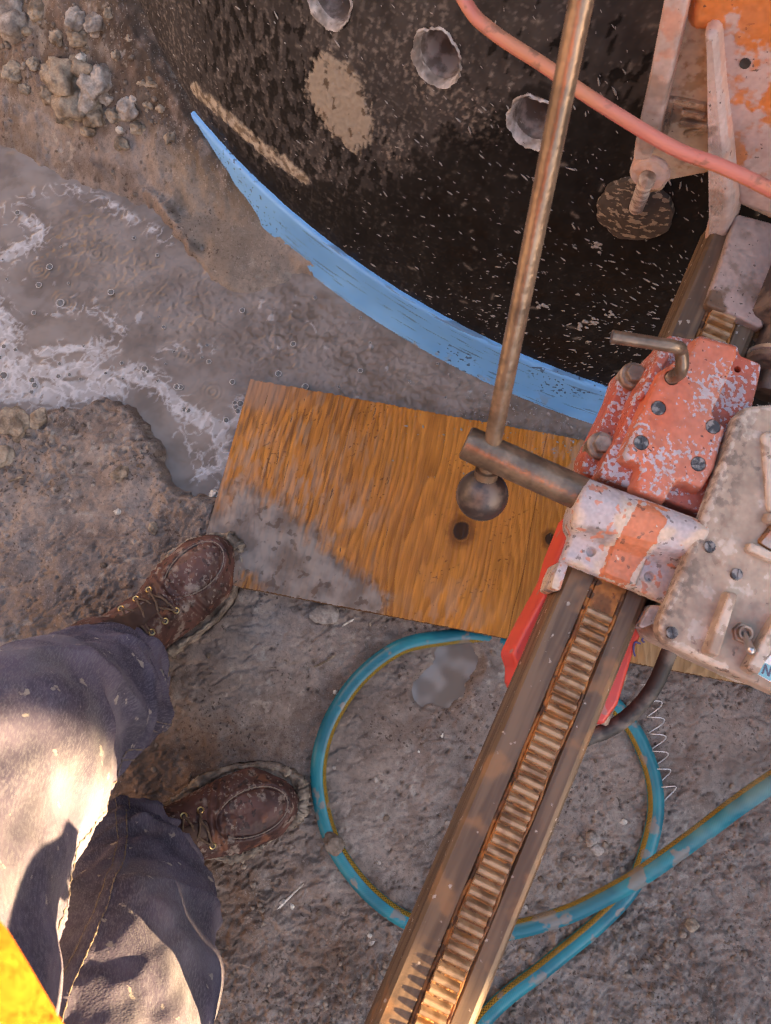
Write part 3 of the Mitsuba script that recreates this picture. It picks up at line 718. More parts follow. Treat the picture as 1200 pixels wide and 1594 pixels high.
for k in range(5):
    z0, z1 = -THK * (k + 1) / 5 + 0.0002, -THK * k / 5 - (0.0003 if k == 0 else 0); ins = (0.0006, 0.0014, 0.0008, 0.0015, 0.0005)[k]
    n_ = 160; x_ = np.linspace(ins, BLEN - ins, n_); j_ = 0.0012 * (meshkit.fbm(np.c_[x_ * 90, 0 * x_ + k, 0 * x_], 2, 3) - 0.5)
    ol = np.vstack([np.c_[x_, ins + j_], np.c_[x_[::-1], BWID - ins + j_]])
    tri = m3.triangulate([ol]); nn = len(ol); i = np.arange(nn); j = (i + 1) % nn
    v = np.vstack([np.c_[ol, np.full(nn, z0)], np.c_[ol, np.full(nn, z1)]])
    f = np.vstack([tri + nn, tri[:, ::-1], np.stack([i, j, j + nn], 1), np.stack([i, j + nn, i + nn], 1)])
    part(board, 'ply_layer', trimesh.Trimesh(BL + v[:, :1] * bu + v[:, 1:2] * bv + v[:, 2:] * bn, f, process=False), 'mat_ply_light' if k % 2 == 0 else 'mat_ply_dark', smooth=False)
# ------------------------------------------------------------------ core drill: rail, carriage, feed handle, motor, base stand
rig = thing('core_drill', 'worn orange core drill on a toothed steel rail, clamped towards the black wall', 'core drill')
A_ = np.array([0.421, 0.907, 0.0]); A_ /= np.linalg.norm(A_); B_ = np.array([A_[1], -A_[0], 0.0]); Z_ = np.array([0, 0, 1.0])
RIG = np.eye(4); RIG[:3, 0], RIG[:3, 1] = B_, A_                      # local x: across the rail, y: along it to the wall, z: up
RZ = 0.55                                                             # top of the rail


def R2(px, py, z):
    w_ = G(px, py, z); return np.array([w_ @ B_, w_ @ A_])


def RL(pts, z):
    return np.array([R2(x, y, z) for x, y in pts])


def rigm(mesh):
    m = mesh.copy(); m.apply_transform(RIG); return m


def rpart(name, mesh, mat, smooth=35, parent=None, **kw):
    return part(parent or rig, name, rigm(mesh), mat, smooth, **kw)


def box(x0, x1, y0, y1, z0, z1, bevel=0.0015, r=0.002):
    return slab([(x0, y0), (x1, y0), (x1, y1), (x0, y1)], z0, z1, bevel, r, 0.003)


def cut(mesh, *tools):
    m = m3.Manifold(m3.Mesh(np.asarray(mesh.vertices, np.float32), np.asarray(mesh.faces, np.uint32)))
    if m.is_empty(): return mesh
    for t in tools: m -= t
    out = tm(m); e = mesh.metadata.get('edge')
    if e is not None:
        dd, kk = cKDTree(mesh.vertices).query(out.vertices); out.metadata['edge'] = np.where(dd < 1e-5, e[kk], 0.3)
    return out


def drill(x, y, z, r, depth):
    return m3.Manifold.cylinder(depth + 0.01, r, r, 20).translate([x, y, z - depth])


# --- paint and metal
def paint(base, base2, bare, amount, f=60, rust=0.15, dirt=0.3, soft=0.03, wb=0.45, wf=0.28):
    def fn(p, n, uv):
        a = fbm(p.x * f, p.y * f, p.z * f, 4); b = fbm(p.x * f * wf, p.y * f * wf, p.z * f * wf, 3); g = fbm(p.x * 240, p.y * 240, p.z * 240, 2)
        c = mix(base, base2, smoothstep(0.3, 0.7, b))
        c = mix(c, bare, smoothstep(-soft, soft, a * (1 - wb) + b * wb + 0.10 * (g - 0.5) - (0.76 - 0.42 * amount) + 0.13 * uv.x))
        c = mix(c, (0.10, 0.062, 0.04), rust * smoothstep(0.58, 0.68, fbm(p.x * 33, p.y * 33, p.z * 33 + 4, 4)))
        c = mix(c, (0.21, 0.165, 0.14), dirt * smoothstep(0.4, 0.65, fbm(p.x * 16, p.y * 16, p.z * 16 + 9, 3)))
        s = smoothstep(0.82, 0.87, noise(p.x * 400, p.y * 400, p.z * 400)) * smoothstep(0.50, 0.66, noise(p.x * 25, p.y * 25, p.z * 25))
        return mix(c, (0.045, 0.035, 0.03), 0.8 * s) * (0.82 + 0.36 * g)
    return proc(fn)


def cast_bump(p, n, uv):
    return fbm(p.x * 170, p.y * 170, p.z * 170, 3)


scene['mat_red_paint'] = bumped(diffuse_like(paint((0.50, 0.125, 0.06), (0.45, 0.145, 0.08), (0.40, 0.35, 0.365), 0.22, f=330, soft=0.025, wb=0.44, wf=0.055), 0.42, 0.4), cast_bump, 0.0008)
scene['mat_red_low'] = bumped(diffuse_like(paint((0.40, 0.085, 0.045), (0.36, 0.10, 0.06), (0.40, 0.36, 0.38), 0.24, f=300, dirt=0.25, soft=0.025, wb=0.3, wf=0.10), 0.48, 0.4), cast_bump, 0.0008)
scene['mat_bare_cast'] = bumped(diffuse_like(paint((0.47, 0.16, 0.085), (0.44, 0.20, 0.13), (0.44, 0.375, 0.335), 0.50, f=70, rust=0.4, dirt=0.5, soft=0.05), 0.5, 0.4), cast_bump, 0.0012)
scene['mat_motor'] = bumped(diffuse_like(paint((0.32, 0.245, 0.18), (0.265, 0.20, 0.15), (0.36, 0.285, 0.225), 0.3, f=42, soft=0.06, rust=0.4, dirt=0.5), 0.55, 0.35), cast_bump, 0.0010)
scene['mat_base_orange'] = bumped(diffuse_like(paint((0.42, 0.135, 0.035), (0.39, 0.17, 0.085), (0.36, 0.26, 0.235), 0.34, f=60, soft=0.04, rust=0.5, dirt=0.5), 0.45, 0.4), cast_bump, 0.0014)
scene['mat_base_pink'] = bumped(diffuse_like(paint((0.44, 0.22, 0.155), (0.42, 0.27, 0.21), (0.37, 0.28, 0.25), 0.42, f=70, rust=0.6, dirt=0.6, soft=0.05), 0.5, 0.4), cast_bump, 0.0014)
scene['mat_base_rust'] = bumped(diffuse_like(paint((0.20, 0.115, 0.06), (0.26, 0.17, 0.10), (0.33, 0.24, 0.17), 0.35, f=70, rust=0.9, dirt=0.5), 0.6, 0.3), cast_bump, 0.002)
scene['mat_dusty'] = bumped(diffuse_like(paint((0.105, 0.068, 0.052), (0.18, 0.125, 0.10), (0.27, 0.205, 0.185), 0.36, soft=0.06, f=70, rust=1.0, dirt=0.5), 0.6, 0.3), cast_bump, 0.0025)


def steel(p, n, uv):
    q = p.x * 0.907 - p.y * 0.421; w = p.x * 0.421 + p.y * 0.907
    a = fbm(q * 160, w * 14, p.z * 160, 3); b = fbm(p.x * 30, p.y * 30, p.z * 30, 4)
    c = mix((0.075, 0.047, 0.029), (0.135, 0.087, 0.053), smoothstep(0.3, 0.7, a))
    c = mix(c, (0.25, 0.125, 0.05), 0.55 * smoothstep(0.55, 0.7, b))
    return mix(c, (0.36, 0.30, 0.25), 0.8 * smoothstep(0.72, 0.80, fbm(p.x * 150, p.y * 150, p.z * 150, 3)))


def rust(p, n, uv):
    b = fbm(p.x * 60, p.y * 60, p.z * 60, 4); g = noise(p.x * 330, p.y * 330, p.z * 330)
    c = mix((0.15, 0.066, 0.028), (0.33, 0.135, 0.035), smoothstep(0.35, 0.68, b))
    return mix(c, (0.075, 0.04, 0.022), smoothstep(0.56, 0.68, fbm(p.x * 110 + 3, p.y * 110, p.z * 110, 3))) * (0.75 + 0.5 * g)


def tooth_col(p, n, uv):
    b = fbm(p.x * 90, p.y * 90, p.z * 90, 3)
    c = mix((0.17, 0.098, 0.052), (0.34, 0.22, 0.125), smoothstep(0.3, 0.65, b))
    return mix(c, (0.26, 0.11, 0.03), 0.7 * smoothstep(0.6, 0.7, fbm(p.x * 40 + 7, p.y * 40, p.z * 40, 3)))


scene['mat_rail'] = diffuse_like(proc(steel), 0.42, 0.4, metallic=0.1)
EDGE_MATS |= {k for k in scene if k.startswith(('mat_red_', 'mat_bare', 'mat_motor', 'mat_base_', 'mat_dusty'))}
scene['mat_rust'] = bumped(diffuse_like(proc(rust), 0.7, 0.3), lambda p, n, uv: fbm(p.x * 260, p.y * 260, p.z * 260, 3), 0.0018)
scene['mat_tooth'] = diffuse_like(proc(tooth_col), 0.42, 0.6, metallic=0.3)


def handle_steel(p, n, uv):
    a = fbm(p.x * 55, p.y * 55, p.z * 55, 4); g = noise(p.x * 400, p.y * 400, p.z * 400)
    c = mix((0.130, 0.092, 0.064), (0.225, 0.158, 0.105), smoothstep(0.35, 0.65, a))
    c = mix(c, (0.22, 0.12, 0.075), 0.2 * smoothstep(0.56, 0.68, fbm(p.x * 20 + 5, p.y * 20, p.z * 20, 3)))
    return c * (0.88 + 0.24 * g)


scene['mat_handle'] = bumped(diffuse_like(proc(handle_steel), 0.33, 0.7, metallic=0.55), cast_bump, 0.0006)
scene['mat_knob'] = diffuse_like(proc(lambda p, n, uv: mix((0.035, 0.026, 0.024), (0.12, 0.085, 0.065), smoothstep(0.42, 0.66, fbm(p.x * 60, p.y * 60, p.z * 60, 4)))), 0.42, 0.5)
scene['mat_bolt'] = bumped(diffuse_like(proc(lambda p, n, uv: mix((0.16, 0.11, 0.08), (0.34, 0.26, 0.20), smoothstep(0.3, 0.7, fbm(p.x * 120, p.y * 120, p.z * 120, 3)))), 0.45, 0.5, metallic=0.3), cast_bump, 0.0012)
scene['mat_screw'] = diffuse_like(proc(lambda p, n, uv: mix((0.05, 0.045, 0.045), (0.24, 0.21, 0.19), smoothstep(0.4, 0.7, fbm(p.x * 240, p.y * 240, p.z * 240, 3)))), 0.4, 0.6, metallic=0.4)
scene['mat_guard'] = diffuse_like(proc(lambda p, n, uv: mix(mix((0.56, 0.062, 0.042), (0.48, 0.05, 0.04), fbm(p.x * 20, p.y * 20, p.z * 20, 3)), (0.30, 0.2, 0.17), 0.6 * smoothstep(0.66, 0.72, fbm(p.x * 60, p.y * 60, p.z * 60, 4)))), 0.36, 0.5)
scene['mat_dark'] = diffuse_like((0.025, 0.022, 0.02), 0.5)
scene['mat_rubber'] = bumped(diffuse_like(proc(lambda p, n, uv: mix((0.028, 0.025, 0.023), (0.15, 0.125, 0.105), smoothstep(0.48, 0.7, fbm(p.x * 40, p.y * 40, p.z * 40, 4)))), 0.6), cast_bump, 0.0008)

# --- rail
XC = float(np.mean([R2(660, 1594, RZ)[0], R2(945, 925, RZ)[0]])); RW = 0.0375
Y_END = R2(1150, 335, RZ)[1]; Y0 = -0.52
xs = lambda v: XC + v
prof = [(-RW, RZ - 0.052), (-RW, RZ - 0.004), (-RW + 0.003, RZ - 0.0005), (-0.0145, RZ), (-0.0125, RZ - 0.004), (0.016, RZ - 0.004), (0.018, RZ - 0.001), (RW - 0.007, RZ), (RW - 0.003, RZ - 0.002), (RW, RZ - 0.008), (RW, RZ - 0.052)]
rp = [(xs(a), b) for a, b in prof]
n_ = 90; ys = np.linspace(Y0, Y_END, n_); v = np.array([[(x, y, z) for x, z in rp] for y in ys]).reshape(-1, 3); k = len(rp)
i, j = np.meshgrid(np.arange(n_ - 1), np.arange(k), indexing='ij'); j2 = (j + 1) % k
f = np.stack([i * k + j, i * k + j2, (i + 1) * k + j2, (i + 1) * k + j], -1).reshape(-1, 4); f = np.vstack([f[:, [0, 2, 1]], f[:, [0, 3, 2]]])
capt = m3.triangulate([np.array(rp)[::-1]]); idx = np.arange(k)[::-1]
f = np.vstack([f, idx[capt][:, ::-1], (idx[capt] + (n_ - 1) * k)])
rail_m = trimesh.Trimesh(v, f, process=False); trimesh.repair.fix_normals(rail_m)
rpart('rail', rail_m, 'mat_rail', smooth=25, label='long brown steel rail')
rack = rpart('rack', box(xs(-0.0105), xs(0.0135), Y0, Y_END - 0.005, RZ - 0.0039, RZ + 0.0005, 0.0006, 0.0008), 'mat_rust', label='rusty toothed rack')
rpart('rust_seam', tube([(xs(-0.0115 + 0.001 * math.sin(y * 90)), y, RZ - 0.0026) for y in np.linspace(Y0, Y_END - 0.03, 120)], 0.0021, 8, wob=lambda i, a: 1 + 0.2 * np.sin(i * 1.7) * np.cos(a)), 'mat_rust')
rpart('rust_seam', tube([(xs(0.0150 + 0.001 * math.sin(y * 70)), y, RZ - 0.0032) for y in np.linspace(Y0, Y_END - 0.03, 120)], 0.0018, 8, wob=lambda i, a: 1 + 0.2 * np.sin(i * 2.3) * np.cos(a)), 'mat_rust')
PITCH = 0.0090
tp = np.array([(-0.0039, 0.0004), (-0.0021, 0.0048), (-0.0013, 0.0056), (0.0013, 0.0056), (0.0021, 0.0048), (0.0039, 0.0004)])
def tooth_mesh(dx):
    v = np.vstack([np.c_[np.full(6, x + dx), tp[:, 0], tp[:, 1]] for x in (-0.0098, 0.0128)]); i = np.arange(5)
    f = np.vstack([np.stack([i, i + 1, i + 7], 1), np.stack([i, i + 7, i + 6], 1), [[0, 5, 4], [0, 4, 3], [0, 3, 2], [0, 2, 1], [6, 7, 8], [6, 8, 9], [6, 9, 10], [6, 10, 11]]])
    m = trimesh.Trimesh(v, f, process=False); trimesh.repair.fix_normals(m); return m
tds = [mikit.ply(tooth_mesh(d), 'mat_tooth', smooth=False) for d in (-0.0004, 0.0, 0.0005)]
rng = random.Random(3)
for y in np.arange(Y0 + 0.006, Y_END - 0.075, PITCH):
    if -0.02 + R2(945, 920, RZ)[1] < y < R2(1120, 560, RZ)[1]: continue      # inside the carriage
    key = numbered(rack + '__tooth'); w_ = XC * B_ + y * A_
    scene[key] = {**tds[rng.randrange(3)], 'to_world': T().translate([float(w_[0]), float(w_[1]), RZ]).rotate([0, 0, 1], math.degrees(math.atan2(B_[1], B_[0]))).rotate([1, 0, 0], rng.uniform(-1.5, 1.5))}

# --- red guard under the rail
gz = RZ - 0.054
gl = RL([(893, 800), (868, 862), (856, 905), (812, 985), (796, 1018), (804, 1040), (803, 1068), (830, 1085), (940, 1128), (963, 1095), (988, 1010), (1004, 975), (1040, 930), (1000, 830)], gz)
guard = rpart('guard', slab(gl, gz - 0.045, gz, 0.004, 0.004, 0.003, draft=0.004), 'mat_guard', label='bright red guard under the rail')
def scrawl(pts, z, r=0.0009):
    q = spline(np.array([[*R2(x, y, z), z] for x, y in pts]), 40); m = tube(q, r, 6); m.vertices[:, 2] = z + (m.vertices[:, 2] - z) * 0.5 + 0.0003; return m
scene['mat_ink'] = diffuse_like((0.075, 0.065, 0.19), 0.5)
rpart('ink_scrawl', join(scrawl([(997, 1002), (988, 1000), (986, 1012), (988, 1022)], gz), scrawl([(998, 985), (1003, 982), (1006, 988), (999, 996), (1003, 1000)], gz), scrawl([(1003, 980), (1009, 978)], gz)), 'mat_ink', parent=guard)
ce = R2(944, 1108, RZ - 0.06)
gend = rpart('rod_end', lathe([(0, -0.012), (0.006, -0.012), (0.0078, -0.010), (0.0078, 0.04), (0, 0.04)], 20, (ce[0], ce[1], RZ - 0.068), (0, 1, 0)), 'mat_bolt')

# --- carriage: body, raised cover, rounded cap at the near end, lug with bolts
z1, z2 = RZ + 0.030, RZ + 0.046
c6 = lambda pts: [(850 + x / 3.4286, 450 + y / 3.4286) for x, y in pts]
body = c6([(600, 332), (655, 240), (800, 268), (812, 240), (1028, 300), (1036, 350), (1155, 398), (1135, 500), (1100, 640), (1060, 790), (990, 890), (930, 1040), (862, 1215), (600, 1110), (280, 1000), (330, 870), (400, 760), (440, 650), (470, 570), (540, 430)])
bm = slab(RL(body, z1), RZ - 0.050, z1, 0.003, 0.004, 0.003, draft=0.002)
h_ = R2(1148, 575, z1)
carriage = rpart('carriage', cut(bm, drill(h_[0], h_[1], z1, 0.0031, 0.014)), 'mat_red_low', smooth=35, label='red cast carriage riding on the rail')
cover = c6([(818, 246), (1020, 300), (1022, 352), (985, 440), (935, 560), (888, 650), (905, 692), (962, 735), (930, 850), (900, 960), (832, 1068), (760, 1030), (700, 1020), (662, 1078), (640, 1128), (478, 1066), (512, 960), (500, 925), (412, 898), (440, 825), (520, 640), (612, 440), (690, 390), (770, 340)])
cm = slab(RL(cover, z2), z1 - 0.002, z2, 0.004, 0.0035, 0.0025, draft=0.003)
tools = []
for px, py in ((1025, 635), (1110, 664), (998, 689), (1087, 722)):
    c = R2(px, py, z2); tools.append(drill(c[0], c[1], z2, 0.0066, 0.004))
lv = R2(1046, 588, z2); tools.append(drill(lv[0], lv[1], z2, 0.0068, 0.006))
cvk = rpart('cover', cut(cm, *tools), 'mat_red_paint', smooth=35, parent=carriage, label='raised cover with chipped orange-red paint')
for q, (px, py) in enumerate(((1025, 635), (1110, 664), (998, 689), (1087, 722))):
    c = R2(px, py, z2); sc = tm(m3.Manifold.cylinder(0.004, 0.0060, 0.0060, 24) - m3.Manifold.cube([0.0016, 0.03, 0.002], True).rotate([0, 0, (-20, -35, 30, -60)[q]]).translate([0, 0, 0.0042]))
    sc.apply_translation([c[0], c[1], z2 - 0.0042]); rpart('slotted_screw', sc, 'mat_screw', smooth=30, parent=carriage)
# left flange rib and lug strip
rpart('flange', slab(RL(c6([(600, 335), (668, 338), (560, 540), (470, 640), (432, 760), (330, 985), (285, 985), (330, 870), (405, 760), (445, 640), (520, 500)]), z1), z1 - 0.003, z1 + 0.006, 0.003, 0.003, 0.0025), 'mat_red_low', parent=carriage)
lz = RZ + 0.006
lug = slab(RL(c6([(398, 432), (455, 420), (520, 462), (470, 580), (380, 760), (330, 900), (290, 1000), (195, 985), (205, 880), (300, 690), (360, 560)]), lz), lz - 0.03, lz, 0.003, 0.005, 0.003, draft=0.002)
lugk = rpart('lug', lug, 'mat_red_low', parent=carriage, label='side lug with two rusty bolts')
for px, py in ((983, 588), (933, 696)):
    c = R2(px, py, lz)
    rpart('bolt', lathe([(0, -0.012), (0.0125, -0.012), (0.0125, 0.006), (0.011, 0.0075), (0, 0.0075)], 24, (c[0], c[1], lz)), 'mat_bolt', parent=carriage)
    hx = [(0.0088 * math.cos(a), 0.0088 * math.sin(a)) for a in np.radians(np.arange(6) * 60 + 17)]
    m = slab(np.array(hx), 0.0074, 0.0145, 0.0016, 0.0012, 0.0012); m.apply_translation([c[0], c[1], lz]); rpart('bolt_head', m, 'mat_bolt', parent=carriage)
# end cap: one casting across the rail, a rounded ridge falling to a flat lip with a pad and two screw holes
az = RZ + 0.034
pa, pb = R2(905, 778, az), R2(1102, 842, az); boss_y = 0.5 * (pa[1] + pb[1])
c8 = lambda pts: [(780 + x / 2.857, 720 + y / 2.857) for x, y in pts]
LZ = RZ + 0.021
Lp = np.array([R2(919, 743, RZ + 0.044), R2(900, 775, RZ + 0.050), R2(891, 812, RZ + 0.046), R2(889, 834, LZ + 0.006), R2(874, 871, LZ)])
Rp = np.array([R2(1106, 813, RZ + 0.044), R2(1103, 833, RZ + 0.050), R2(1092, 862, RZ + 0.046), R2(1064, 893, LZ + 0.006), R2(1044, 941, LZ)])
zp = np.array([RZ + 0.043, RZ + 0.0535, RZ + 0.047, LZ + 0.004, LZ])
sv = np.r_[0, np.cumsum(np.linalg.norm(np.diff(0.5 * (Lp + Rp), axis=0), axis=1))]; NV, NU = 96, 120

tv = np.linspace(0, sv[-1], NV); le, ri, zz = PchipInterpolator(sv, Lp)(tv), PchipInterpolator(sv, Rp)(tv), PchipInterpolator(np.r_[0, 0.45 * sv[2], sv[2], sv[3], sv[4]], zp)(tv)
uu = np.linspace(0, 1, NU); wid = np.linalg.norm(ri - le, axis=1)
XY = le[:, None] * (1 - uu[None, :, None]) + ri[:, None] * uu[None, :, None]; ZZ = np.repeat(zz[:, None], NU, 1)
XY[..., 1] += 0.0012 * (N(np.stack([uu[None] * np.ones((NV, 1)), tv[:, None] * np.ones((1, NU)), 0 * ZZ], -1), 14, 5, 2) - 0.5) * sst(sv[3], sv[4], tv)[:, None]
du = np.minimum(uu, 1 - uu)[None] * wid[:, None]; dv = np.minimum(tv, sv[-1] - tv)[:, None] + 0 * ZZ; ed = np.minimum(du, dv)
ZZ = ZZ - 0.0035 * np.clip(1 - ed / 0.0035, 0, 1) ** 2
lipm = sst(sv[3] - 0.004, sv[3] + 0.001, tv)[:, None]; padm = sst(0.355, 0.375, uu)[None] * sst(0.675, 0.655, uu)[None] * sst(sv[3] - 0.010, sv[3] - 0.006, tv)[:, None] * sst(sv[4] - 0.001, sv[4] - 0.004, tv)[:, None]
ZZ = ZZ + 0.0035 * padm
hx = []
for px, py in ((919, 859), (1010, 898)):
    c = R2(px, py, LZ); dd = np.hypot(XY[..., 0] - c[0], XY[..., 1] - c[1]); ZZ = ZZ - 0.005 * sst(0.0042, 0.0032, dd); hx.append(c)
ZZ = ZZ + 0.0009 * (N(np.concatenate([XY, 0 * XY[..., :1]], -1), 70, 7, 3) - 0.5) - 0.0012 * sst(0.44, 0.45, uu)[None] * sst(0.47, 0.46, uu)[None] * 0
top_ = np.concatenate([XY, ZZ[..., None]], -1); gf = grid_faces(NV, NU)
loop = np.r_[np.arange(NU), np.arange(1, NV) * NU + NU - 1, (NV - 1) * NU + np.arange(NU - 2, -1, -1), np.arange(NV - 2, 0, -1) * NU]
tv_ = top_.reshape(-1, 3); sk = tv_[loop].copy(); sk[:, 2] = RZ + 0.0075; nn = len(loop); i = np.arange(nn); j2 = (i + 1) % nn; n0 = len(tv_)
sf = np.vstack([np.stack([loop[i], n0 + i, n0 + j2], 1), np.stack([loop[i], n0 + j2, loop[j2]], 1)])
capm = trimesh.Trimesh(np.vstack([tv_, sk]), np.vstack([gf, sf]), process=False); trimesh.repair.fix_normals(capm)
crest_e = np.exp(-((tv - 0.55 * sv[2]) / 0.010) ** 2)[:, None] * 0.25
capm.metadata['edge'] = np.r_[np.clip(np.maximum(sst(0.004, 0.0015, ed), crest_e), 0, 1).ravel(), np.full(nn, 0.4)]
Q1 = float(np.mean([le[NV // 2] * 0.48 + ri[NV // 2] * 0.52], axis=0)[0])
def cap_col(p, n, uv):
    q = p.x * float(B_[0]) + p.y * float(B_[1])
    a = fbm(p.x * 200, p.y * 200, p.z * 200, 3); b = fbm(p.x * 34, p.y * 34, p.z * 34, 4); g = noise(p.x * 420, p.y * 420, p.z * 420)
    c = mix((0.37, 0.33, 0.335), (0.47, 0.375, 0.285), smoothstep(0.42, 0.60, b))
    c = mix(c, (0.22, 0.185, 0.175), 0.75 * smoothstep(0.56, 0.70, fbm(p.x * 50 + 3, p.y * 50, p.z * 50, 4)))
    stripe = smoothstep(0.0165, 0.0115, dr.abs(q - Q1 + 0.010 * (b - 0.5)))
    c = mix(c, (0.45, 0.155, 0.075), smoothstep(0.40, 0.46, stripe * 0.56 + 1.0 * (a - 0.5) + 0.9 * (b - 0.5) - 0.25 * uv.x))
    c = mix(c, (0.46, 0.17, 0.09), 0.8 * smoothstep(0.66, 0.70, fbm(p.x * 130 + 9, p.y * 130, p.z * 130, 3)))
    return mix(c, (0.06, 0.045, 0.035), 0.6 * smoothstep(0.70, 0.76, fbm(p.x * 230, p.y * 230, p.z * 230, 2))) * (0.85 + 0.3 * g)
scene['mat_cap'] = bumped(diffuse_like(proc(cap_col), 0.46, 0.45), cast_bump, 0.0010); EDGE_MATS.add('mat_cap')
capk = rpart('cap', capm, 'mat_cap', smooth=50, label='pale worn end cap with an orange stripe, bridging the rail')
for c in hx: rpart('screw_hole', lathe([(0, 0), (0.0030, 0), (0.0030, -0.001), (0, -0.001)], 18, (c[0], c[1], LZ - 0.0042)), 'mat_dark', parent=capk)
# arch legs of the cap either side of the rail
for pts in ([(268, 430), (300, 452), (262, 572), (222, 555), (240, 490)], [(668, 632), (748, 640), (690, 712), (612, 742), (618, 720)]):
    rpart('arch_leg', slab(RL(c8(pts), RZ + 0.008), RZ - 0.045, RZ + 0.0078, 0.001, 0.002, 0.002), 'mat_cap', smooth=35, parent=capk)

# --- feed handle: cross shaft, rod, ball knob
hz = az - 0.002; hc = R2(752, 722, hz); x_end = R2(716, 705, hz)[0]; SR = 0.0150
hub_w = np.array([hc[0], hc[1], hz]); 
shaft = lathe([(0, 0), (SR - 0.0025, 0), (SR - 0.0006, 0.0012), (SR, 0.003), (SR, 0.118), (0, 0.118)], 36, (x_end, boss_y - 0.001, hz), (1, 0, 0))
hub_c = np.array([hc[0] + 0.002, boss_y - 0.001, hz]); hub_world = hub_c @ np.vstack([B_, A_, Z_])
d_ = ray(905, 0); top_w = EYE + d_ * 0.475
rd = (top_w - hub_world) / np.linalg.norm(top_w - hub_world); rl = np.array([rd @ B_, rd @ A_, rd[2]])
Rm = trimesh.geometry.align_vectors([0, 0, 1], rl)
hole = m3.Manifold.cylinder(0.08, 0.0092, 0.0092, 32, True).transform(np.c_[Rm[:3, :3], hub_c])
hk = rpart('feed_handle', cut(shaft, hole), 'mat_handle', smooth=35, label='feed handle: thick brown cross shaft with a long rod')
ball_r = 0.0235
kb = hub_c - rl * 0.046
tw = hub_c + rl * 0.46
rpart('rod', lathe([(0, -0.04), (0.0070, -0.04), (0.0076, -0.03), (0.0076, 0.45), (0.006, 0.46), (0, 0.46)], 28, hub_c, rl), 'mat_handle', smooth=40, parent=hk)
rpart('collar', lathe([(0.0076, -0.034), (0.0105, -0.032), (0.0105, -0.018), (0.0076, -0.017)], 24, hub_c, rl), 'mat_handle', smooth=40, parent=hk)
a = np.radians(np.linspace(-90, 90, 25)); rpart('ball_knob', lathe(np.c_[ball_r * np.cos(a), ball_r * np.sin(a)], 36, kb, rl), 'mat_knob', smooth=True, parent=hk, label='dark round ball knob')

# --- lock lever
lv3 = np.array([lv[0], lv[1], z2 - 0.004]); e1 = np.array([*R2(1066, 545, z2 + 0.030), z2 + 0.030]); e2 = np.array([*R2(1045, 538, z2 + 0.036), z2 + 0.036]); e3 = np.array([*R2(952, 524, z2 + 0.036), z2 + 0.036])
up1 = lv3 + np.array([0.002, 0.002, 0.018])
lever = tube(np.vstack([spline([lv3, up1, e1 + [-0.002, 0, -0.004], e2 + [0.002, 0, 0], 0.5 * (e2 + e3), e3], 60)]), 0.0056, 16)
lk = rpart('lock_lever', lever, 'mat_handle', smooth=50, label='bent steel lock lever screwed into the cover')
q = np.linspace(0, 1, 90); rpart('thread', tube(np.stack([lv3[0] + 0.0052 * np.cos(q * 44) + 0.002 * q, lv3[1] + 0.0052 * np.sin(q * 44) + 0.002 * q, lv3[2] + 0.002 + 0.016 * q], 1), 0.0009, 6), 'mat_handle', parent=lk)

# --- motor housing at the right
mz = RZ + 0.052
mo = RL([(1205, 628), (1162, 632), (1146, 650), (1118, 735), (1085, 830), (1048, 920), (1028, 965), (1026, 985), (1036, 1000), (1120, 1040), (1230, 1090), (1420, 1110), (1500, 800), (1420, 650)], mz)
mcut = slab(mo, mz - 0.013, mz, 0.004, 0.012, 0.003, draft=0.001)
M0, M1 = R2(1150, 640, mz), R2(1034, 950, mz); mt = (M1 - M0) / np.linalg.norm(M1 - M0); mn = np.array([-mt[1], mt[0]])
if mn[0] < 0: mn = -mn
def motor_col(p, n, uv):
    qx, qy = p.x * float(B_[0]) + p.y * float(B_[1]) - float(M0[0]), p.x * float(A_[0]) + p.y * float(A_[1]) - float(M0[1])
    dst = qx * float(mn[0]) + qy * float(mn[1])
    a = fbm(p.x * 42, p.y * 42, p.z * 42, 4); g = fbm(p.x * 250, p.y * 250, p.z * 250, 2); k = fbm(p.x * 180 + 4, p.y * 180, p.z * 180, 3)
    c = mix((0.27, 0.205, 0.155), (0.375, 0.295, 0.225), smoothstep(0.32, 0.66, a))
    c = mix(c, (0.44, 0.37, 0.30), smoothstep(0.5, 0.56, a + 0.2 * (g - 0.5) - 0.10 + 0.16 * uv.x))
    gr = smoothstep(0.034, 0.004, dst + 0.030 * (fbm(p.x * 30 + 2, p.y * 30, p.z * 30, 3) - 0.5))
    c = mix(c, (0.075, 0.058, 0.047), gr * (0.15 + 0.45 * smoothstep(0.42, 0.62, k)))
    c = mix(c, (0.10, 0.072, 0.055), 0.8 * smoothstep(0.63, 0.70, k) * smoothstep(0.42, 0.62, fbm(p.x * 20, p.y * 20, p.z * 20 + 5, 3)))
    return mix(c, (0.20, 0.12, 0.07), 0.5 * smoothstep(0.60, 0.72, fbm(p.x * 26 + 7, p.y * 26, p.z * 26, 4))) * (0.84 + 0.32 * g)
scene['mat_motor'] = bumped(diffuse_like(proc(motor_col), 0.55, 0.35), cast_bump, 0.0012)
motor = rpart('motor_housing', mcut, 'mat_motor', smooth=35, label='dusty beige motor housing with switch and ribs')
rpart('motor_case', slab((mo - mo.mean(0)) * 0.93 + mo.mean(0) + [0.006, 0.004], mz - 0.11, mz - 0.0135, 0.004, 0.015, 0.004), 'mat_motor', parent=motor)
c9 = lambda pts: [(980 + x / 3.3227, 620 + y / 3.3208) for x, y in pts]
rz9 = mz + 0.008
rpart('step', slab(RL([(1240, 700), (1196, 668), (1186, 676), (1196, 800), (1260, 800)], mz + 0.004), mz - 0.001, mz + 0.005, 0.003, 0.006, 0.003), 'mat_motor', parent=motor)
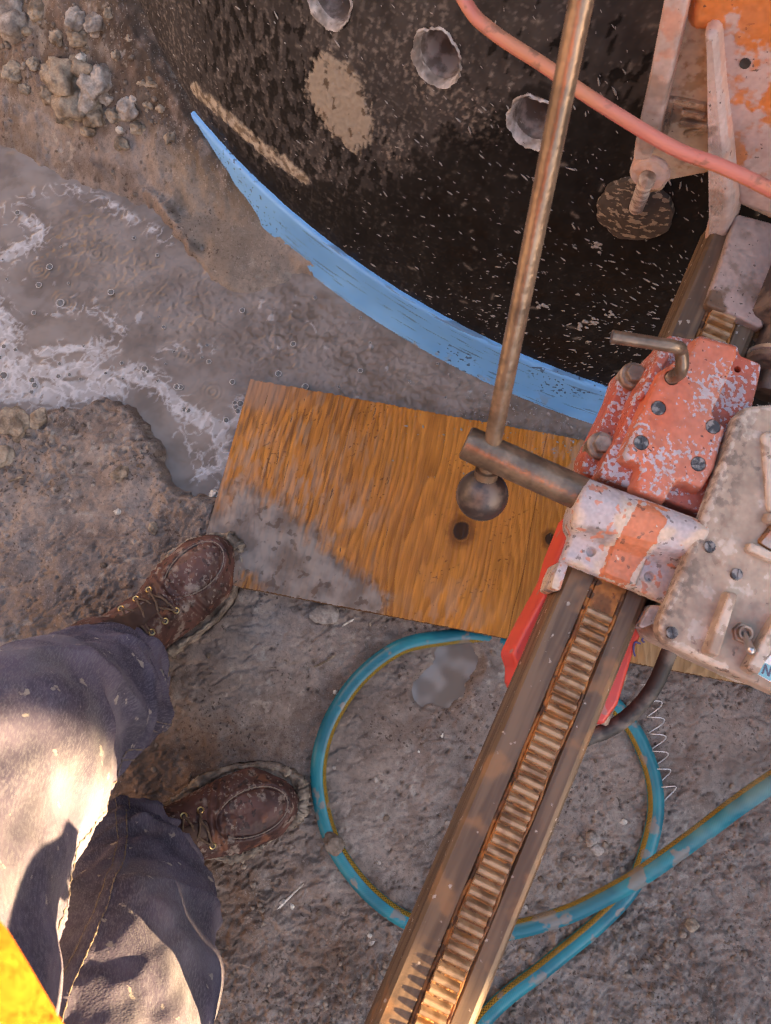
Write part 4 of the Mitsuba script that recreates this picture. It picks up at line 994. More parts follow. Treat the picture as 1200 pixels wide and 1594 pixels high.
def fin(a, b, w0, w1, hgt):
    p0, p1 = R2(*a, mz), R2(*b, mz); d = p1 - p0; nn = np.array([-d[1], d[0]]) / np.linalg.norm(d)
    return slab([p0 - nn * w0, p1 - nn * w1, p1 + nn * w1, p0 + nn * w0], mz - 0.001, mz + hgt, 0.002, 0.0016, 0.0015, draft=0.001)
rpart('rib', fin(c9([(505, 1010)])[0], c9([(400, 1325)])[0], 0.0035, 0.0045, 0.013), 'mat_motor', parent=motor)
rpart('rib', fin(c9([(760, 1130)])[0], c9([(600, 1410)])[0], 0.0045, 0.0050, 0.013), 'mat_motor', parent=motor)
for pts in ([(600, 770), (800, 860)], [(690, 615), (830, 675)]):
    p = c9(pts); rpart('bracket_bar', fin(p[0], p[1], 0.0036, 0.0036, 0.008), 'mat_motor', parent=motor)
wp_ = c9([(720, 655), (790, 700), (740, 800), (655, 745)]); rpart('window_frame', slab(RL(wp_, mz), mz - 0.001, mz + 0.0025, 0.001, 0.002, 0.0015), 'mat_rust', parent=motor)
wp_ = c9([(732, 680), (790, 715), (745, 790), (678, 748)]); rpart('window', slab(RL(wp_, mz + 0.003), mz, mz + 0.0034, 0.0006, 0.001, 0.0015), 'mat_bare_cast', parent=motor)
for x, y in ((215, 1212), (550, 910), (410, 768)):
    c = R2(*c9([(x, y)])[0], mz); sc = tm(m3.Manifold.cylinder(0.0035, 0.0052, 0.0046, 24) - m3.Manifold.cube([0.0013, 0.03, 0.002], True).rotate([0, 0, x % 90]).translate([0, 0, 0.0037]))
    sc.apply_translation([c[0], c[1], mz - 0.001]); rpart('housing_screw', sc, 'mat_screw', smooth=30, parent=motor)
sw = R2(*c9([(578, 1215)])[0], mz)
hx = [(0.0085 * math.cos(a), 0.0085 * math.sin(a)) for a in np.radians(np.arange(6) * 60)]
m = slab(np.array(hx), -0.001, 0.0045, 0.001, 0.001, 0.001); m.apply_translation([sw[0], sw[1], mz]); rpart('switch_nut', m, 'mat_bolt', parent=motor)
rpart('switch_bush', lathe([(0.0045, 0), (0.0062, 0), (0.0062, 0.008), (0.0058, 0.009), (0.0042, 0.009), (0.0035, 0.006)], 24, (sw[0], sw[1], mz)), 'mat_bolt', parent=motor)
ax = np.array([0.25, -0.75, 0.75]); ax /= np.linalg.norm(ax)
scene['mat_chrome'] = diffuse_like((0.45, 0.42, 0.40), 0.22, 0.8, metallic=0.8)
rpart('switch_lever', lathe([(0, 0), (0.0020, 0), (0.0034, 0.018), (0.0034, 0.0195), (0.0022, 0.0215), (0, 0.022)], 20, (sw[0], sw[1], mz + 0.005), ax), 'mat_chrome', smooth=50, parent=motor, label='small silver toggle switch lever')
# the label on the housing, running out of the frame
scene['mat_label_white'] = diffuse_like((0.72, 0.70, 0.68), 0.4); scene['mat_label_teal'] = diffuse_like((0.17, 0.38, 0.44), 0.4); scene['mat_letter'] = diffuse_like((0.09, 0.09, 0.13), 0.45)
lab = RL([(1200, 1018), (1189, 1031), (1176, 1048), (1200, 1062), (1240, 1080), (1290, 1060), (1300, 1020), (1240, 1000)], mz)
rpart('sticker', slab(lab, mz - 0.0005, mz + 0.0006, 0.0002, 0.001, 0.002), 'mat_label_white', parent=motor, label='white and teal maker sticker, cut off by the edge')
lb2 = RL([(1189, 1031), (1176, 1048), (1200, 1061), (1238, 1079), (1250, 1062), (1215, 1045)], mz)
stk = rpart('sticker_band', slab(lb2, mz, mz + 0.0010, 0.0001, 0.0005, 0.002), 'mat_label_teal', parent=motor)
tx = meshkit.text_mesh('NG', 0.0074, 0.0005, bold=True); d0, d1 = R2(1183, 1047, mz), R2(1210, 1059, mz); an = math.atan2(d1[1] - d0[1], d1[0] - d0[0])
tx.apply_transform(trimesh.transformations.rotation_matrix(an, [0, 0, 1])); tx.apply_translation([d0[0], d0[1], mz + 0.0009]); rpart('lettering', tx, 'mat_letter', smooth=False, parent=motor)
# --- core barrel and chuck between motor and wall
bc_ = R2(1215, 570, RZ + 0.005); bx = bc_[0] + 0.0
barrel = rpart('core_barrel', lathe([(0, 0), (0.014, 0), (0.014, 0.02), (0.026, 0.022), (0.030, 0.026), (0.030, 0.034), (0.027, 0.036), (0.027, 0.06), (0.040, 0.064), (0.044, 0.068), (0.044, Y_END + 0.02 - bc_[1] + 0.06), (0, Y_END + 0.02 - bc_[1] + 0.06)], 40, (bx, bc_[1] - 0.03, RZ + 0.002), (0, 1, 0)), 'mat_knob', smooth=30, label='dark core barrel beside the rail')
rpart('chuck_ring', lathe([(0.0285, 0.0), (0.031, 0.002), (0.031, 0.006), (0.0285, 0.008)], 40, (bx, bc_[1] + 0.0, RZ + 0.002), (0, 1, 0)), 'mat_chrome', smooth=40, parent=barrel)

# --- base stand against the wall: local x across, y up the leaning wall, z outwards
LA = math.atan(LEAN); UPW = A_ * math.sin(LA) + Z_ * math.cos(LA); NW = -A_ * math.cos(LA) + Z_ * math.sin(LA)
RE = Y_END * A_ + XC * B_ + RZ * Z_
STD = np.eye(4); STD[:3, 0], STD[:3, 1], STD[:3, 2], STD[:3, 3] = B_, UPW, NW, RE


def S2(px, py, z):
    d = ray(px, py); o = RE + NW * z; t = ((o - EYE) @ NW) / (d @ NW); q = EYE + d * t - RE; return np.array([q @ B_, q @ UPW])


def SL(pts, z): return np.array([S2(x, y, z) for x, y in pts])


def spart(name, mesh, mat, smooth=35, parent=None, **kw):
    m = mesh.copy(); m.apply_transform(STD); return part(parent or rig, name, m, mat, smooth, **kw)


ext = [(1060, -60), (1320, -60), (1400, 250), (1330, 330)]
stand = spart('base_stand', slab(SL([(1052, -60)] + ext[1:] + [(1200, 342), (1110, 300), (1112, 268), (1040, 282), (1030, 298), (1010, 302), (992, 290), (986, 262), (1000, 190)], 0.0), -0.016, 0.0, 0.003, 0.003, 0.004), 'mat_base_rust', label='cast base stand in worn orange and pink paint')
spart('flange', slab(SL([(1044, -60), (1082, -60), (1066, 20), (1042, 130), (1022, 225), (1010, 250), (984, 252), (988, 220), (1012, 110)], 0.020), -0.012, 0.020, 0.003, 0.003, 0.004), 'mat_base_pink', parent=stand)
spart('face_plate', slab(SL([(1090, -60)] + ext[1:] + [(1200, 338), (1148, 320), (1122, 150), (1112, 70), (1096, 45), (1072, 70), (1064, 100)], 0.010), -0.002, 0.010, 0.006, 0.006, 0.003, draft=0.008), 'mat_base_orange', parent=stand)
rz_ = 0.026
spart('web', slab(SL([(1094, 52), (1104, 48), (1112, 60), (1120, 150), (1132, 240), (1140, 325), (1130, 372), (1112, 420), (1086, 420), (1098, 372), (1116, 318), (1112, 240), (1102, 150)], rz_), -0.002, rz_, 0.006, 0.004, 0.003, draft=0.004), 'mat_base_pink', parent=stand)
for a, b in (((1048, 152), (1100, 162)), ((1062, 170), (1100, 178)), ((1060, 186), (1104, 194)), ((1066, 206), (1104, 196)), ((1046, 150), (1036, 215))):
    p0, p1 = S2(*a, 0.0), S2(*b, 0.0); d = p1 - p0; nn = np.array([-d[1], d[0]]) / np.linalg.norm(d) * 0.0022
    spart('ridge', slab([p0 - nn, p1 - nn, p1 + nn, p0 + nn], -0.001, 0.005, 0.0015, 0.001, 0.0015), 'mat_base_rust', parent=stand)
c = S2(1160, 98, 0.010); spart('plug', lathe([(0, 0), (0.0042, 0), (0.0042, 0.002), (0, 0.0014)], 20, (c[0], c[1], 0.0095)), 'mat_dark', parent=stand)
c = S2(1010, 272, 0.004); spart('screw_boss', lathe([(0.0, -0.016), (0.020, -0.016), (0.019, 0.002), (0.0165, 0.005), (0.0075, 0.006), (0, 0.006)], 28, (c[0], c[1], 0)), 'mat_base_pink', parent=stand)
# levelling screw down to its pad on the wall
th_f, h_f = wall_hit(990, 325); pw = wall_point(np.array([th_f]), np.array([h_f]), 0.004)[0]
nw = np.array([math.sin(th_f), -math.cos(th_f), LEAN]); nw /= np.linalg.norm(nw)
top = RE + B_ * c[0] + UPW * c[1] + NW * 0.010
sd_ = top - pw; sl_ = np.linalg.norm(sd_)
n_ = 260; q = np.linspace(0, 1, n_)
part(rig, 'levelling_screw', lathe([(0, 0)] + [(0.0068 + 0.0011 * (1 if i % 2 else -1), 0.02 + i * 0.0011) for i in range(int((sl_ + 0.006 - 0.02) / 0.0011))] + [(0, sl_ + 0.006)], 24, pw, sd_), 'mat_bolt', smooth=20, label='threaded levelling screw')
spread = 0.5
a = np.linspace(0, 2 * math.pi, 64, endpoint=False); rr = 0.043 * (1 + 0.06 * (meshkit.fbm(np.c_[np.cos(a) * 2, np.sin(a) * 2, 0 * a], 3, 3) - 0.5) * 2)
pm_ = lathe([(0, 0.010), (0.016, 0.0095), (0.020, 0.0065), (0.036, 0.0045), (0.042, 0.002), (0.043, -0.006)], 64, (0, 0, 0)); 
k = np.hypot(pm_.vertices[:, 0], pm_.vertices[:, 1]) / 0.043; an = np.arctan2(pm_.vertices[:, 1], pm_.vertices[:, 0])
wv_ = 1 + 0.10 * (meshkit.fbm(np.c_[np.cos(an) * 3, np.sin(an) * 3, 0 * an], 3, 3) - 0.5) * 2 * k ** 3; pm_.vertices[:, 0] *= wv_; pm_.vertices[:, 1] *= wv_
pm_.apply_transform(trimesh.geometry.align_vectors([0, 0, 1], nw)); pm_.apply_translation(pw)
def pad_col(p, n, uv):
    q1 = fbm(p.x * 120, p.y * 120, p.z * 230, 3)
    return mix((0.050, 0.038, 0.031), (0.22, 0.17, 0.125), smoothstep(0.56, 0.66, q1)) * (0.7 + 0.6 * fbm(p.x * 150, p.y * 150, p.z * 150, 2))
scene['mat_pad'] = diffuse_like(proc(pad_col), 0.5)
part(rig, 'foot_pad', pm_, 'mat_pad', smooth=40, label='splattered round foot pad on the wall')
# dusty clamp plate on the rail, and the orange tongue beside it
cp = RL([(1146, 331), (1225, 352), (1212, 430), (1188, 512), (1162, 500), (1140, 488), (1118, 482), (1098, 474), (1110, 440), (1127, 392)], RZ + 0.009)
rpart('clamp_plate', slab(cp, RZ - 0.003, RZ + 0.009, 0.003, 0.004, 0.003), 'mat_dusty', label='dust-caked clamp plate on the rail')
tg = RL([(1102, 378), (1124, 382), (1112, 410), (1098, 440), (1086, 432), (1092, 405)], RZ - 0.002)
rpart('tongue', slab(tg, RZ - 0.05, RZ - 0.0015, 0.003, 0.003, 0.003), 'mat_base_orange')
rpart('red_strip', tube([(*R2(x, y, RZ - 0.02), RZ - 0.02) for x, y in ((1100, 420), (1088, 450), (1076, 480), (1062, 512), (1050, 540))], 0.0062, 10, n=40, wob=lambda i, a: 1 + 0.10 * np.sin(i * 1.4 + a)), 'mat_guard', smooth=50)
# ------------------------------------------------------------------ hoses, cable, coil
HR = 0.0118
hp = [(150, 2300, .05), (330, 2080, .045), (560, 1830, .045), (690, 1680, .045), (760, 1580, .045), (850, 1505, .045), (930, 1440, .045), (985, 1380, .047), (1010, 1320, .047), (1021, 1250, .046), (1008, 1180, .046), (970, 1112, .044), (900, 1048, .036), (820, 1010, .030), (745, 990, .028),
      (690, 993, .036), (622, 1008, .044), (560, 1055, .046), (515, 1122, .046), (496, 1190, .046), (501, 1258, .046), (522, 1320, .046), (562, 1378, .046), (610, 1420, .046), (650, 1440, .05), (720, 1455, .07), (800, 1447, .10), (880, 1424, .12), (940, 1396, .14), (1000, 1362, .165), (1080, 1305, .20), (1150, 1252, .24), (1215, 1208, .28), (1320, 1140, .33), (1500, 1050, .34), (1800, 960, .24), (2150, 1000, .10), (2500, 1150, .05)]
hpath = spline([G(*p) for p in hp], 1500)
gz_ = ground_z(hpath[:, 0], hpath[:, 1]); s_ = np.arange(1500)
low_ = s_ < int(np.argmin(np.linalg.norm(hpath - G(705, 1452, .065), axis=1)))
lift = gaussian_filter(np.where(low_ & (hpath[:, 1] < -0.02), gz_ + HR * 0.72, hpath[:, 2]), 9); hpath[:, 2] = np.where(low_, 0.6 * lift + 0.4 * hpath[:, 2], np.maximum(lift, hpath[:, 2]))
S0 = float(np.linalg.norm(np.diff(hpath, axis=0), axis=1)[:int(low_.sum())].sum())
hm, huv = tube(hpath, HR, 28, uv=True)
def teal(p, n, uv):
    k = uv.y; e = uv.x
    c = mix((0.010, 0.122, 0.170), (0.018, 0.185, 0.230), smoothstep(0.35, 0.65, fbm(p.x * 25, p.y * 25, p.z * 25, 3)))
    a = dr.abs(e - 0.585)
    strip = smoothstep(0.066, 0.058, a)
    g1 = (e - 0.585) * 0.074; w1 = dr.abs(dr.sin((k + g1) * 620.0)); w2 = dr.abs(dr.sin((k - g1) * 620.0))
    net = smoothstep(0.30, 0.22, dr.minimum(w1, w2))
    c = mix(c, mix((0.30, 0.185, 0.018), (0.026, 0.024, 0.014), net), strip)
    rib = dr.abs(dr.sin((k * 620.0) + e * 80.0)); c = c * (0.86 + 0.14 * rib)
    w = fbm(p.x * 48, p.y * 48, p.z * 48, 4); dust = smoothstep(0.60, 0.68, w - 0.03 + 0.13 * smoothstep(0.14, 0.02, dr.abs(k - S0 - 0.12)))
    c = mix(c, (0.20, 0.16, 0.135), 0.75 * dust)
    return mix(c, (0.30, 0.40, 0.36), 0.30 * smoothstep(0.45, 0.7, fbm(p.x * 20 + 4, p.y * 20, p.z * 20, 3)) * smoothstep(S0 + 0.15, S0 + 0.6, k))
scene['mat_teal_hose'] = diffuse_like(proc(teal), 0.34, 0.5)
solo('garden_hose', hm, 'mat_teal_hose', 'teal water hose with a yellow-black braided stripe, looped on the mud', 'hose', smooth=True, uv=huv)
# lump of mud holding the hose down
c0 = G(519, 1314, 0.055); m = rock(0.016, 31, 0.35, 3, 0.45); m.apply_translation(c0); 
scene['mat_clod'] = bumped(diffuse_like(proc(lambda p, n, uv: mix((0.115, 0.086, 0.066), (0.24, 0.195, 0.16), smoothstep(0.3, 0.7, fbm(p.x * 60, p.y * 60, p.z * 60, 4))) * (0.75 + 0.5 * noise(p.x * 400, p.y * 400, p.z * 400))), 0.8, 0.25), lambda p, n, uv: fbm(p.x * 260, p.y * 260, p.z * 260, 3), 0.002)
solo('mud_lump', m, 'mat_clod', 'grey mud lump stuck across the teal hose loop', 'mud lump', smooth=True)
# faded red hose across the wall
rp_ = [(640, -160, .66), (722, 0, .64), (765, 48, .64), (850, 104, .64), (905, 143, .64), (1000, 203, .64), (1060, 236, .64), (1120, 258, .645), (1200, 296, .65), (1330, 370, .655), (1500, 500, .60), (1800, 680, .40), (2050, 800, .15), (2300, 900, .05)]
rpath = spline([G(*p) for p in rp_], 240)
rm_, ruv = tube(rpath, 0.0060, 20, uv=True)
def pink(p, n, uv):
    a = fbm(uv.x * 3.0, uv.y * 16, 3.0, 3); b = fbm(p.x * 70, p.y * 70, p.z * 70, 4)
    c = mix((0.36, 0.105, 0.085), (0.42, 0.155, 0.12), smoothstep(0.3, 0.7, a))
    c = mix(c, (0.40, 0.19, 0.08), 0.5 * smoothstep(0.45, 0.65, fbm(uv.y * 9, uv.x * 2, 1.0, 3)))
    return mix(c, (0.15, 0.085, 0.06), 0.6 * smoothstep(0.62, 0.72, b))
scene['mat_pink_hose'] = diffuse_like(proc(pink), 0.42, 0.45)
solo('red_hose', rm_, 'mat_pink_hose', 'faded red rubber hose slung across the black wall and the base stand', 'hose', smooth=True, uv=ruv)
# black power cable from the motor
cp_ = [(1120, 930, .50), (1060, 985, .50), (1043, 1012, .49), (1022, 1062, .475), (990, 1104, .465), (950, 1135, .46), (905, 1152, .46), (860, 1190, .46), (820, 1270, .462), (770, 1380, .465), (700, 1540, .47), (640, 1700, .46), (590, 1850, .36), (520, 2050, .16), (430, 2250, .05), (200, 2400, .045)]
solo('power_cable', tube([G(*p) for p in cp_], 0.0076, 14, n=120, wob=lambda i, a: 1 + 0.03 * np.sin(i * 1.1 + a)), 'mat_rubber', 'scuffed black power cable bending from the motor under the rail', 'cable', smooth=True)
# springy coil of thin wire on the mud
q = np.linspace(0, 1, 420); c_ = spline([G(*p, 0.052) for p in ((1012, 1062), (1022, 1110), (1028, 1165), (1034, 1205), (1046, 1246))], 420)
t = np.gradient(c_, axis=0); t /= np.linalg.norm(t, axis=1, keepdims=True); sd_ = np.cross(t, [0, 0, 1.0]); ph_ = q * 2 * math.pi * 7
coil = c_ + sd_ * (0.0115 * np.cos(ph_))[:, None] + np.array([0, 0, 1.0]) * (0.0115 * np.sin(ph_))[:, None] + t * (0.004 * np.cos(ph_ + 1))[:, None]
coil[:, 2] += gaussian_filter(ground_z(c_[:, 0], c_[:, 1]), 20) - 0.052 + 0.014
scene['mat_wire'] = diffuse_like((0.62, 0.60, 0.60), 0.3, 0.8, metallic=0.3)
solo('wire_coil', tube(coil, 0.0009, 6), 'mat_wire', 'thin silver wire spring stretched out on the mud below the motor', 'wire', smooth=True)

# ------------------------------------------------------------------ the person: boots, jeans, vest
who = thing('person', 'person in mud-stained jeans, brown laced work boots and an orange vest, seen from above', 'person')
def leather(p, n, uv):
    a = fbm(p.x * 26, p.y * 26, p.z * 26, 4); b = fbm(p.x * 120, p.y * 120, p.z * 120, 3)
    c = mix((0.050, 0.022, 0.018), (0.115, 0.053, 0.042), smoothstep(0.32, 0.68, a))
    c = mix(c, (0.21, 0.085, 0.045), 0.7 * smoothstep(0.60, 0.72, fbm(p.x * 34 + 5, p.y * 34, p.z * 34, 4)))
    c = mix(c, (0.26, 0.205, 0.17), 0.75 * smoothstep(0.58, 0.74, fbm(p.x * 55, p.y * 55, p.z * 55, 4) + 0.20 * smoothstep(0.075, 0.035, p.z)))
    c = mix(c, (0.30, 0.24, 0.20), 0.45 * smoothstep(0.60, 0.70, fbm(p.x * 230, p.y * 230, p.z * 230, 2)) * smoothstep(0.45, 0.6, fbm(p.x * 30 + 9, p.y * 30, p.z * 30, 2)))
    return mix(c, (0.024, 0.014, 0.012), 0.7 * smoothstep(0.62, 0.7, b))
scene['mat_leather'] = bumped(diffuse_like(proc(leather), 0.5, 0.4), lambda p, n, uv: fbm(p.x * 150, p.y * 150, p.z * 150, 4), 0.0022)
scene['mat_leather_dark'] = bumped(diffuse_like(proc(lambda p, n, uv: mix((0.028, 0.015, 0.012), (0.085, 0.045, 0.032), fbm(p.x * 60, p.y * 60, p.z * 60, 3))), 0.6), cast_bump, 0.001)
scene['mat_brass'] = diffuse_like((0.62, 0.46, 0.20), 0.28, 0.6, metallic=0.9)
scene['mat_lace'] = diffuse_like(proc(lambda p, n, uv: mix((0.055, 0.030, 0.018), (0.16, 0.10, 0.065), fbm(p.x * 300, p.y * 300, p.z * 300, 2))), 0.8)
scene['mat_stitch'] = diffuse_like((0.20, 0.15, 0.115), 0.8)


scene['mat_crust'] = bumped(diffuse_like(proc(lambda p, n, uv: mix((0.13, 0.10, 0.078), (0.33, 0.275, 0.22), smoothstep(0.3, 0.7, fbm(p.x * 70, p.y * 70, p.z * 70, 4)))), 0.85, 0.2), lambda p, n, uv: fbm(p.x * 320, p.y * 320, p.z * 320, 3), 0.003)


def make_boot(tip, angle, side, seed, label):
    """Foot frame: x forward, y to the left, origin under the ankle."""
    zg = 0.036; L = 0.208
    jt = {'toe': (0.163, 0.004 * side, 0.043, 0.036), 'toe_in': (0.150, 0.015 * side, 0.042, 0.035), 'toe_out': (0.136, -0.020 * side, 0.040, 0.034), 'ball': (0.100, -0.013 * side, 0.050, 0.039), 'ball_in': (0.108, 0.014 * side, 0.050, 0.039),
          'inst': (0.055, 0.0, 0.076, 0.040), 'neck': (0.022, 0.0, 0.104, 0.043), 'ank': (-0.012, 0.0, 0.125, 0.046), 'top': (-0.018, 0, 0.175, 0.048), 'heel': (-0.045, 0.0, 0.046, 0.036), 'mid': (0.02, 0, 0.05, 0.038)}
    man = hull_chain(jt, [('toe', 'toe_in'), ('toe', 'toe_out'), ('toe_in', 'ball_in'), ('toe_out', 'ball'), ('toe', 'ball'), ('toe', 'ball_in'), ('ball', 'ball_in'), ('ball', 'inst'), ('ball_in', 'inst'), ('inst', 'neck'), ('neck', 'ank'), ('ank', 'top'), ('ank', 'heel'), ('heel', 'mid'), ('mid', 'ball'), ('mid', 'ball_in'), ('inst', 'mid'), ('neck', 'heel'), ('toe_in', 'toe_out')], 28)
    m = tm(man.refine_to_length(0.0055)); m.merge_vertices(); trimesh.smoothing.filter_taubin(m, 0.5, 0.53, 26)
    m = tm(m3.Manifold(m3.Mesh(np.asarray(m.vertices, np.float32), np.asarray(m.faces, np.uint32))).refine(3))
    v = m.vertices.copy(); m.merge_vertices(); trimesh.smoothing.filter_taubin(m, 0.5, 0.53, 10); v = m.vertices
    # creases across the vamp, wrinkles, the raised toe cap seam
    n = m.vertex_normals; q = v + seed * 3.1
    crease = np.exp(-((v[:, 0] - 0.088 - 0.25 * np.abs(v[:, 1])) / 0.018) ** 2) * np.sin((v[:, 0] - 0.15 * v[:, 1]) * 520)
    dsp = 0.0016 * crease * (v[:, 2] > 0.05) + 0.004 * (meshkit.fbm(q * 38, 3, seed) - 0.5) + 0.0016 * (meshkit.fbm(q * 130, 2, seed + 1) - 0.5)
    oval = np.hypot((v[:, 0] - 0.140) / 0.050, (v[:, 1] - 0.002 * side) / 0.032)
    dsp = dsp + (0.0022 * sst(0.92, 1.0, oval) * sst(1.25, 1.02, oval) - 0.0016 * np.exp(-((oval - 0.93) / 0.05) ** 2)) * (v[:, 2] > 0.06)
    m.vertices = v + n * dsp[:, None]
    ca, sa = math.cos(angle), math.sin(angle); org = np.array([tip[0] - ca * L, tip[1] - sa * L, zg - 0.010])
    M = np.eye(4); M[:3, 0], M[:3, 1], M[:3, 3] = [ca, sa, 0], [-sa, ca, 0], org
    put = lambda x: (x.apply_transform(M), x)[1]
    top_tree = cKDTree(m.vertices[m.vertex_normals[:, 2] > 0.1][:, :2]); top_z = m.vertices[m.vertex_normals[:, 2] > 0.1][:, 2]
    def on(x, y, up=0.0):
        d, k = top_tree.query([x, y], k=4); return np.array([x, y, float(np.max(top_z[k])) + up])
    b = part(who, 'boot', put(m.copy()), 'mat_leather', smooth=True, label=label)
    # sole and muddy welt
    ol = []
    for t in np.linspace(0, 2 * math.pi, 90, endpoint=False):
        x = 0.065 + 0.1435 * math.cos(t); w = 0.043 + 0.019 * sst(0.0, 0.12, x) - 0.006 * sst(0.14, 0.21, x); ol.append((x, w * math.sin(t) * (abs(math.sin(t)) ** -0.25 if abs(math.sin(t)) > 1e-3 else 1) + (-0.004 * side if x > 0.05 else 0)))
    sl = slab(np.array(ol), -0.012, 0.029, 0.004, 0.01, 0.0022)
    sl.vertices += 0.0035 * (np.stack([meshkit.fbm(sl.vertices * 90 + k * 9 + seed, 3, k) for k in range(3)], 1) - 0.5) * 2
    part(b, 'sole', put(sl), 'mat_clod', smooth=True, label='mud-caked sole edge')
    t = np.linspace(-1.9, 1.9, 160); w = []
    for a in t:
        x = 0.065 + 0.140 * math.cos(a); ww = 0.043 + 0.019 * sst(0.0, 0.12, x) - 0.006 * sst(0.14, 0.21, x); w.append([x, ww * math.sin(a) * abs(math.sin(a)) ** -0.25 * 0.985 if abs(math.sin(a)) > 1e-3 else 0, 0.030])
    w = np.array(w); nz = meshkit.fbm(np.c_[t * 9, 0 * t + seed, 0 * t], 3, seed); nz2 = meshkit.fbm(np.c_[t * 2.2, 0 * t + seed * 2, 0 * t], 2, seed + 5)
    th_ = 0.0020 + 0.0075 * sst(0.45, 0.75, nz2) * (0.5 + nz)
    tb = tube(w, th_, 12, wob=lambda i, a: 1 + 0.5 * (0.6 * np.sin(i * 1.9 + 3 * a) * np.sin(i * 0.83 - 2 * a)))
    tb.vertices += 0.003 * (np.stack([meshkit.fbm(tb.vertices * 220 + k * 9, 2, k) for k in range(3)], 1) - 0.5) * 2
    part(b, 'mud_crust', put(tb), 'mat_crust', smooth=True, label='pale crust of dried mud along the welt')
    # stitched oval seam on the toe
    oa = np.linspace(-2.5, 2.5, 90); ov = np.array([on(0.140 + 0.0475 * math.cos(a), 0.002 * side + 0.0305 * math.sin(a), -0.0004) for a in oa]); ov[:, 2] = gaussian_filter(ov[:, 2], 2)
    part(b, 'toe_seam', put(tube(ov, 0.0009, 6, wob=lambda i, a: 1 + 0.35 * np.sin(i * 2.1))), 'mat_stitch', smooth=True)
    # tongue gap, eyelets, laces
    tg = np.array([on(0.082 - 0.062 * k, 0, -0.0025) for k in np.linspace(0, 1, 30)]); tg[:, 2] = gaussian_filter(tg[:, 2], 2)
    tt = tube(tg, 0.011 + 0.004 * np.linspace(0, 1, 30), 16); cz = np.interp(tt.vertices[:, 0], tg[::-1, 0], tg[::-1, 2]); tt.vertices[:, 2] = cz + (tt.vertices[:, 2] - cz) * 0.28
    part(b, 'tongue', put(tt), 'mat_leather_dark', smooth=True)
    ex = (0.080, 0.061, 0.041); eye = {}
    for k, x in enumerate(ex):
        for s in (-1, 1):
            c = on(x - 0.002 * s, s * (0.0245 + 0.001 * k), 0.0012); eye[k, s] = c
            nn = np.array([0.25, 0.42 * s, 1.0]); nn /= np.linalg.norm(nn)
            rg_ = lathe([(0.0026, 0), (0.0030, 0.0010), (0.0040, 0.0013), (0.0048, 0.0006), (0.0050, -0.0006), (0.0026, -0.001)], 20, c, nn); part(b, 'eyelet', put(rg_), 'mat_brass', smooth=50)
            part(b, 'eyelet_hole', put(lathe([(0, 0.0001), (0.0028, 0.0001), (0.0028, -0.001), (0, -0.001)], 14, c, nn)), 'mat_dark', smooth=30)
    for k in range(3):
        for s in (-1, 1):
            if k < 2: p0, p1 = eye[k, s], eye[k + 1, -s]
            elif s == 1: p0, p1 = eye[0, -1], eye[0, 1]
            else: p0, p1 = eye[2, 1], eye[2, -1] + [-0.004, 0.002, 0.004]
            mid = 0.5 * (p0 + p1) + [0.003 * s, 0, 0.0085 + 0.002 * (s > 0)]
            part(b, 'lace', put(tube([p0 + [0, 0, 0.0005], p0 * 0.75 + p1 * 0.25 + [0.002 * s, 0, 0.0072], mid, p0 * 0.25 + p1 * 0.75 + [-0.002 * s, 0, 0.0072], p1 + [0, 0, 0.0005]], 0.0017, 8, n=24, wob=lambda i, a: 1 + 0.2 * np.sin(i * 1.6 + a))), 'mat_lace', smooth=True)
    return org


o1 = make_boot(G(366, 840, 0.05), math.radians(49), 1, 1, 'left boot with pale mud crusted on the toe')
o2 = make_boot(G(474, 1228, 0.05), math.radians(17), -1, 2, 'right boot with white mud along its side')


def denim(p, n, uv):
    k, e = uv.y, uv.x
    a = fbm(p.x * 24, p.y * 24, p.z * 24, 4); th1 = noise(e * 420.0, k * 520.0 + e * 200, 2.0); th2 = noise(e * 1400.0, k * 240.0, 5.0)
    c = mix((0.050, 0.043, 0.068), (0.108, 0.091, 0.128), smoothstep(0.3, 0.7, a))
    c = mix(c, (0.20, 0.19, 0.21), 0.40 * smoothstep(0.35, 0.8, th1 * 0.5 + th2 * 0.5))
    c = mix(c, (0.30, 0.28, 0.27), 0.22 * smoothstep(0.1, 0.55, p.z) * smoothstep(0.4, 0.65, fbm(p.x * 14, p.y * 14, p.z * 14, 3)))
    return mix(c, (0.33, 0.285, 0.25), 0.8 * smoothstep(0.72, 0.76, fbm(p.x * 75 + 2, p.y * 75, p.z * 75, 4)))
scene['mat_denim'] = bumped(diffuse_like(proc(denim), 0.85, 0.2, sheen=0.08), lambda p, n, uv: noise(p.x * 900 + p.z * 500, p.y * 900, p.z * 700), 0.00022, 3e-4)
scene['mat_thread'] = diffuse_like((0.19, 0.145, 0.105), 0.85)


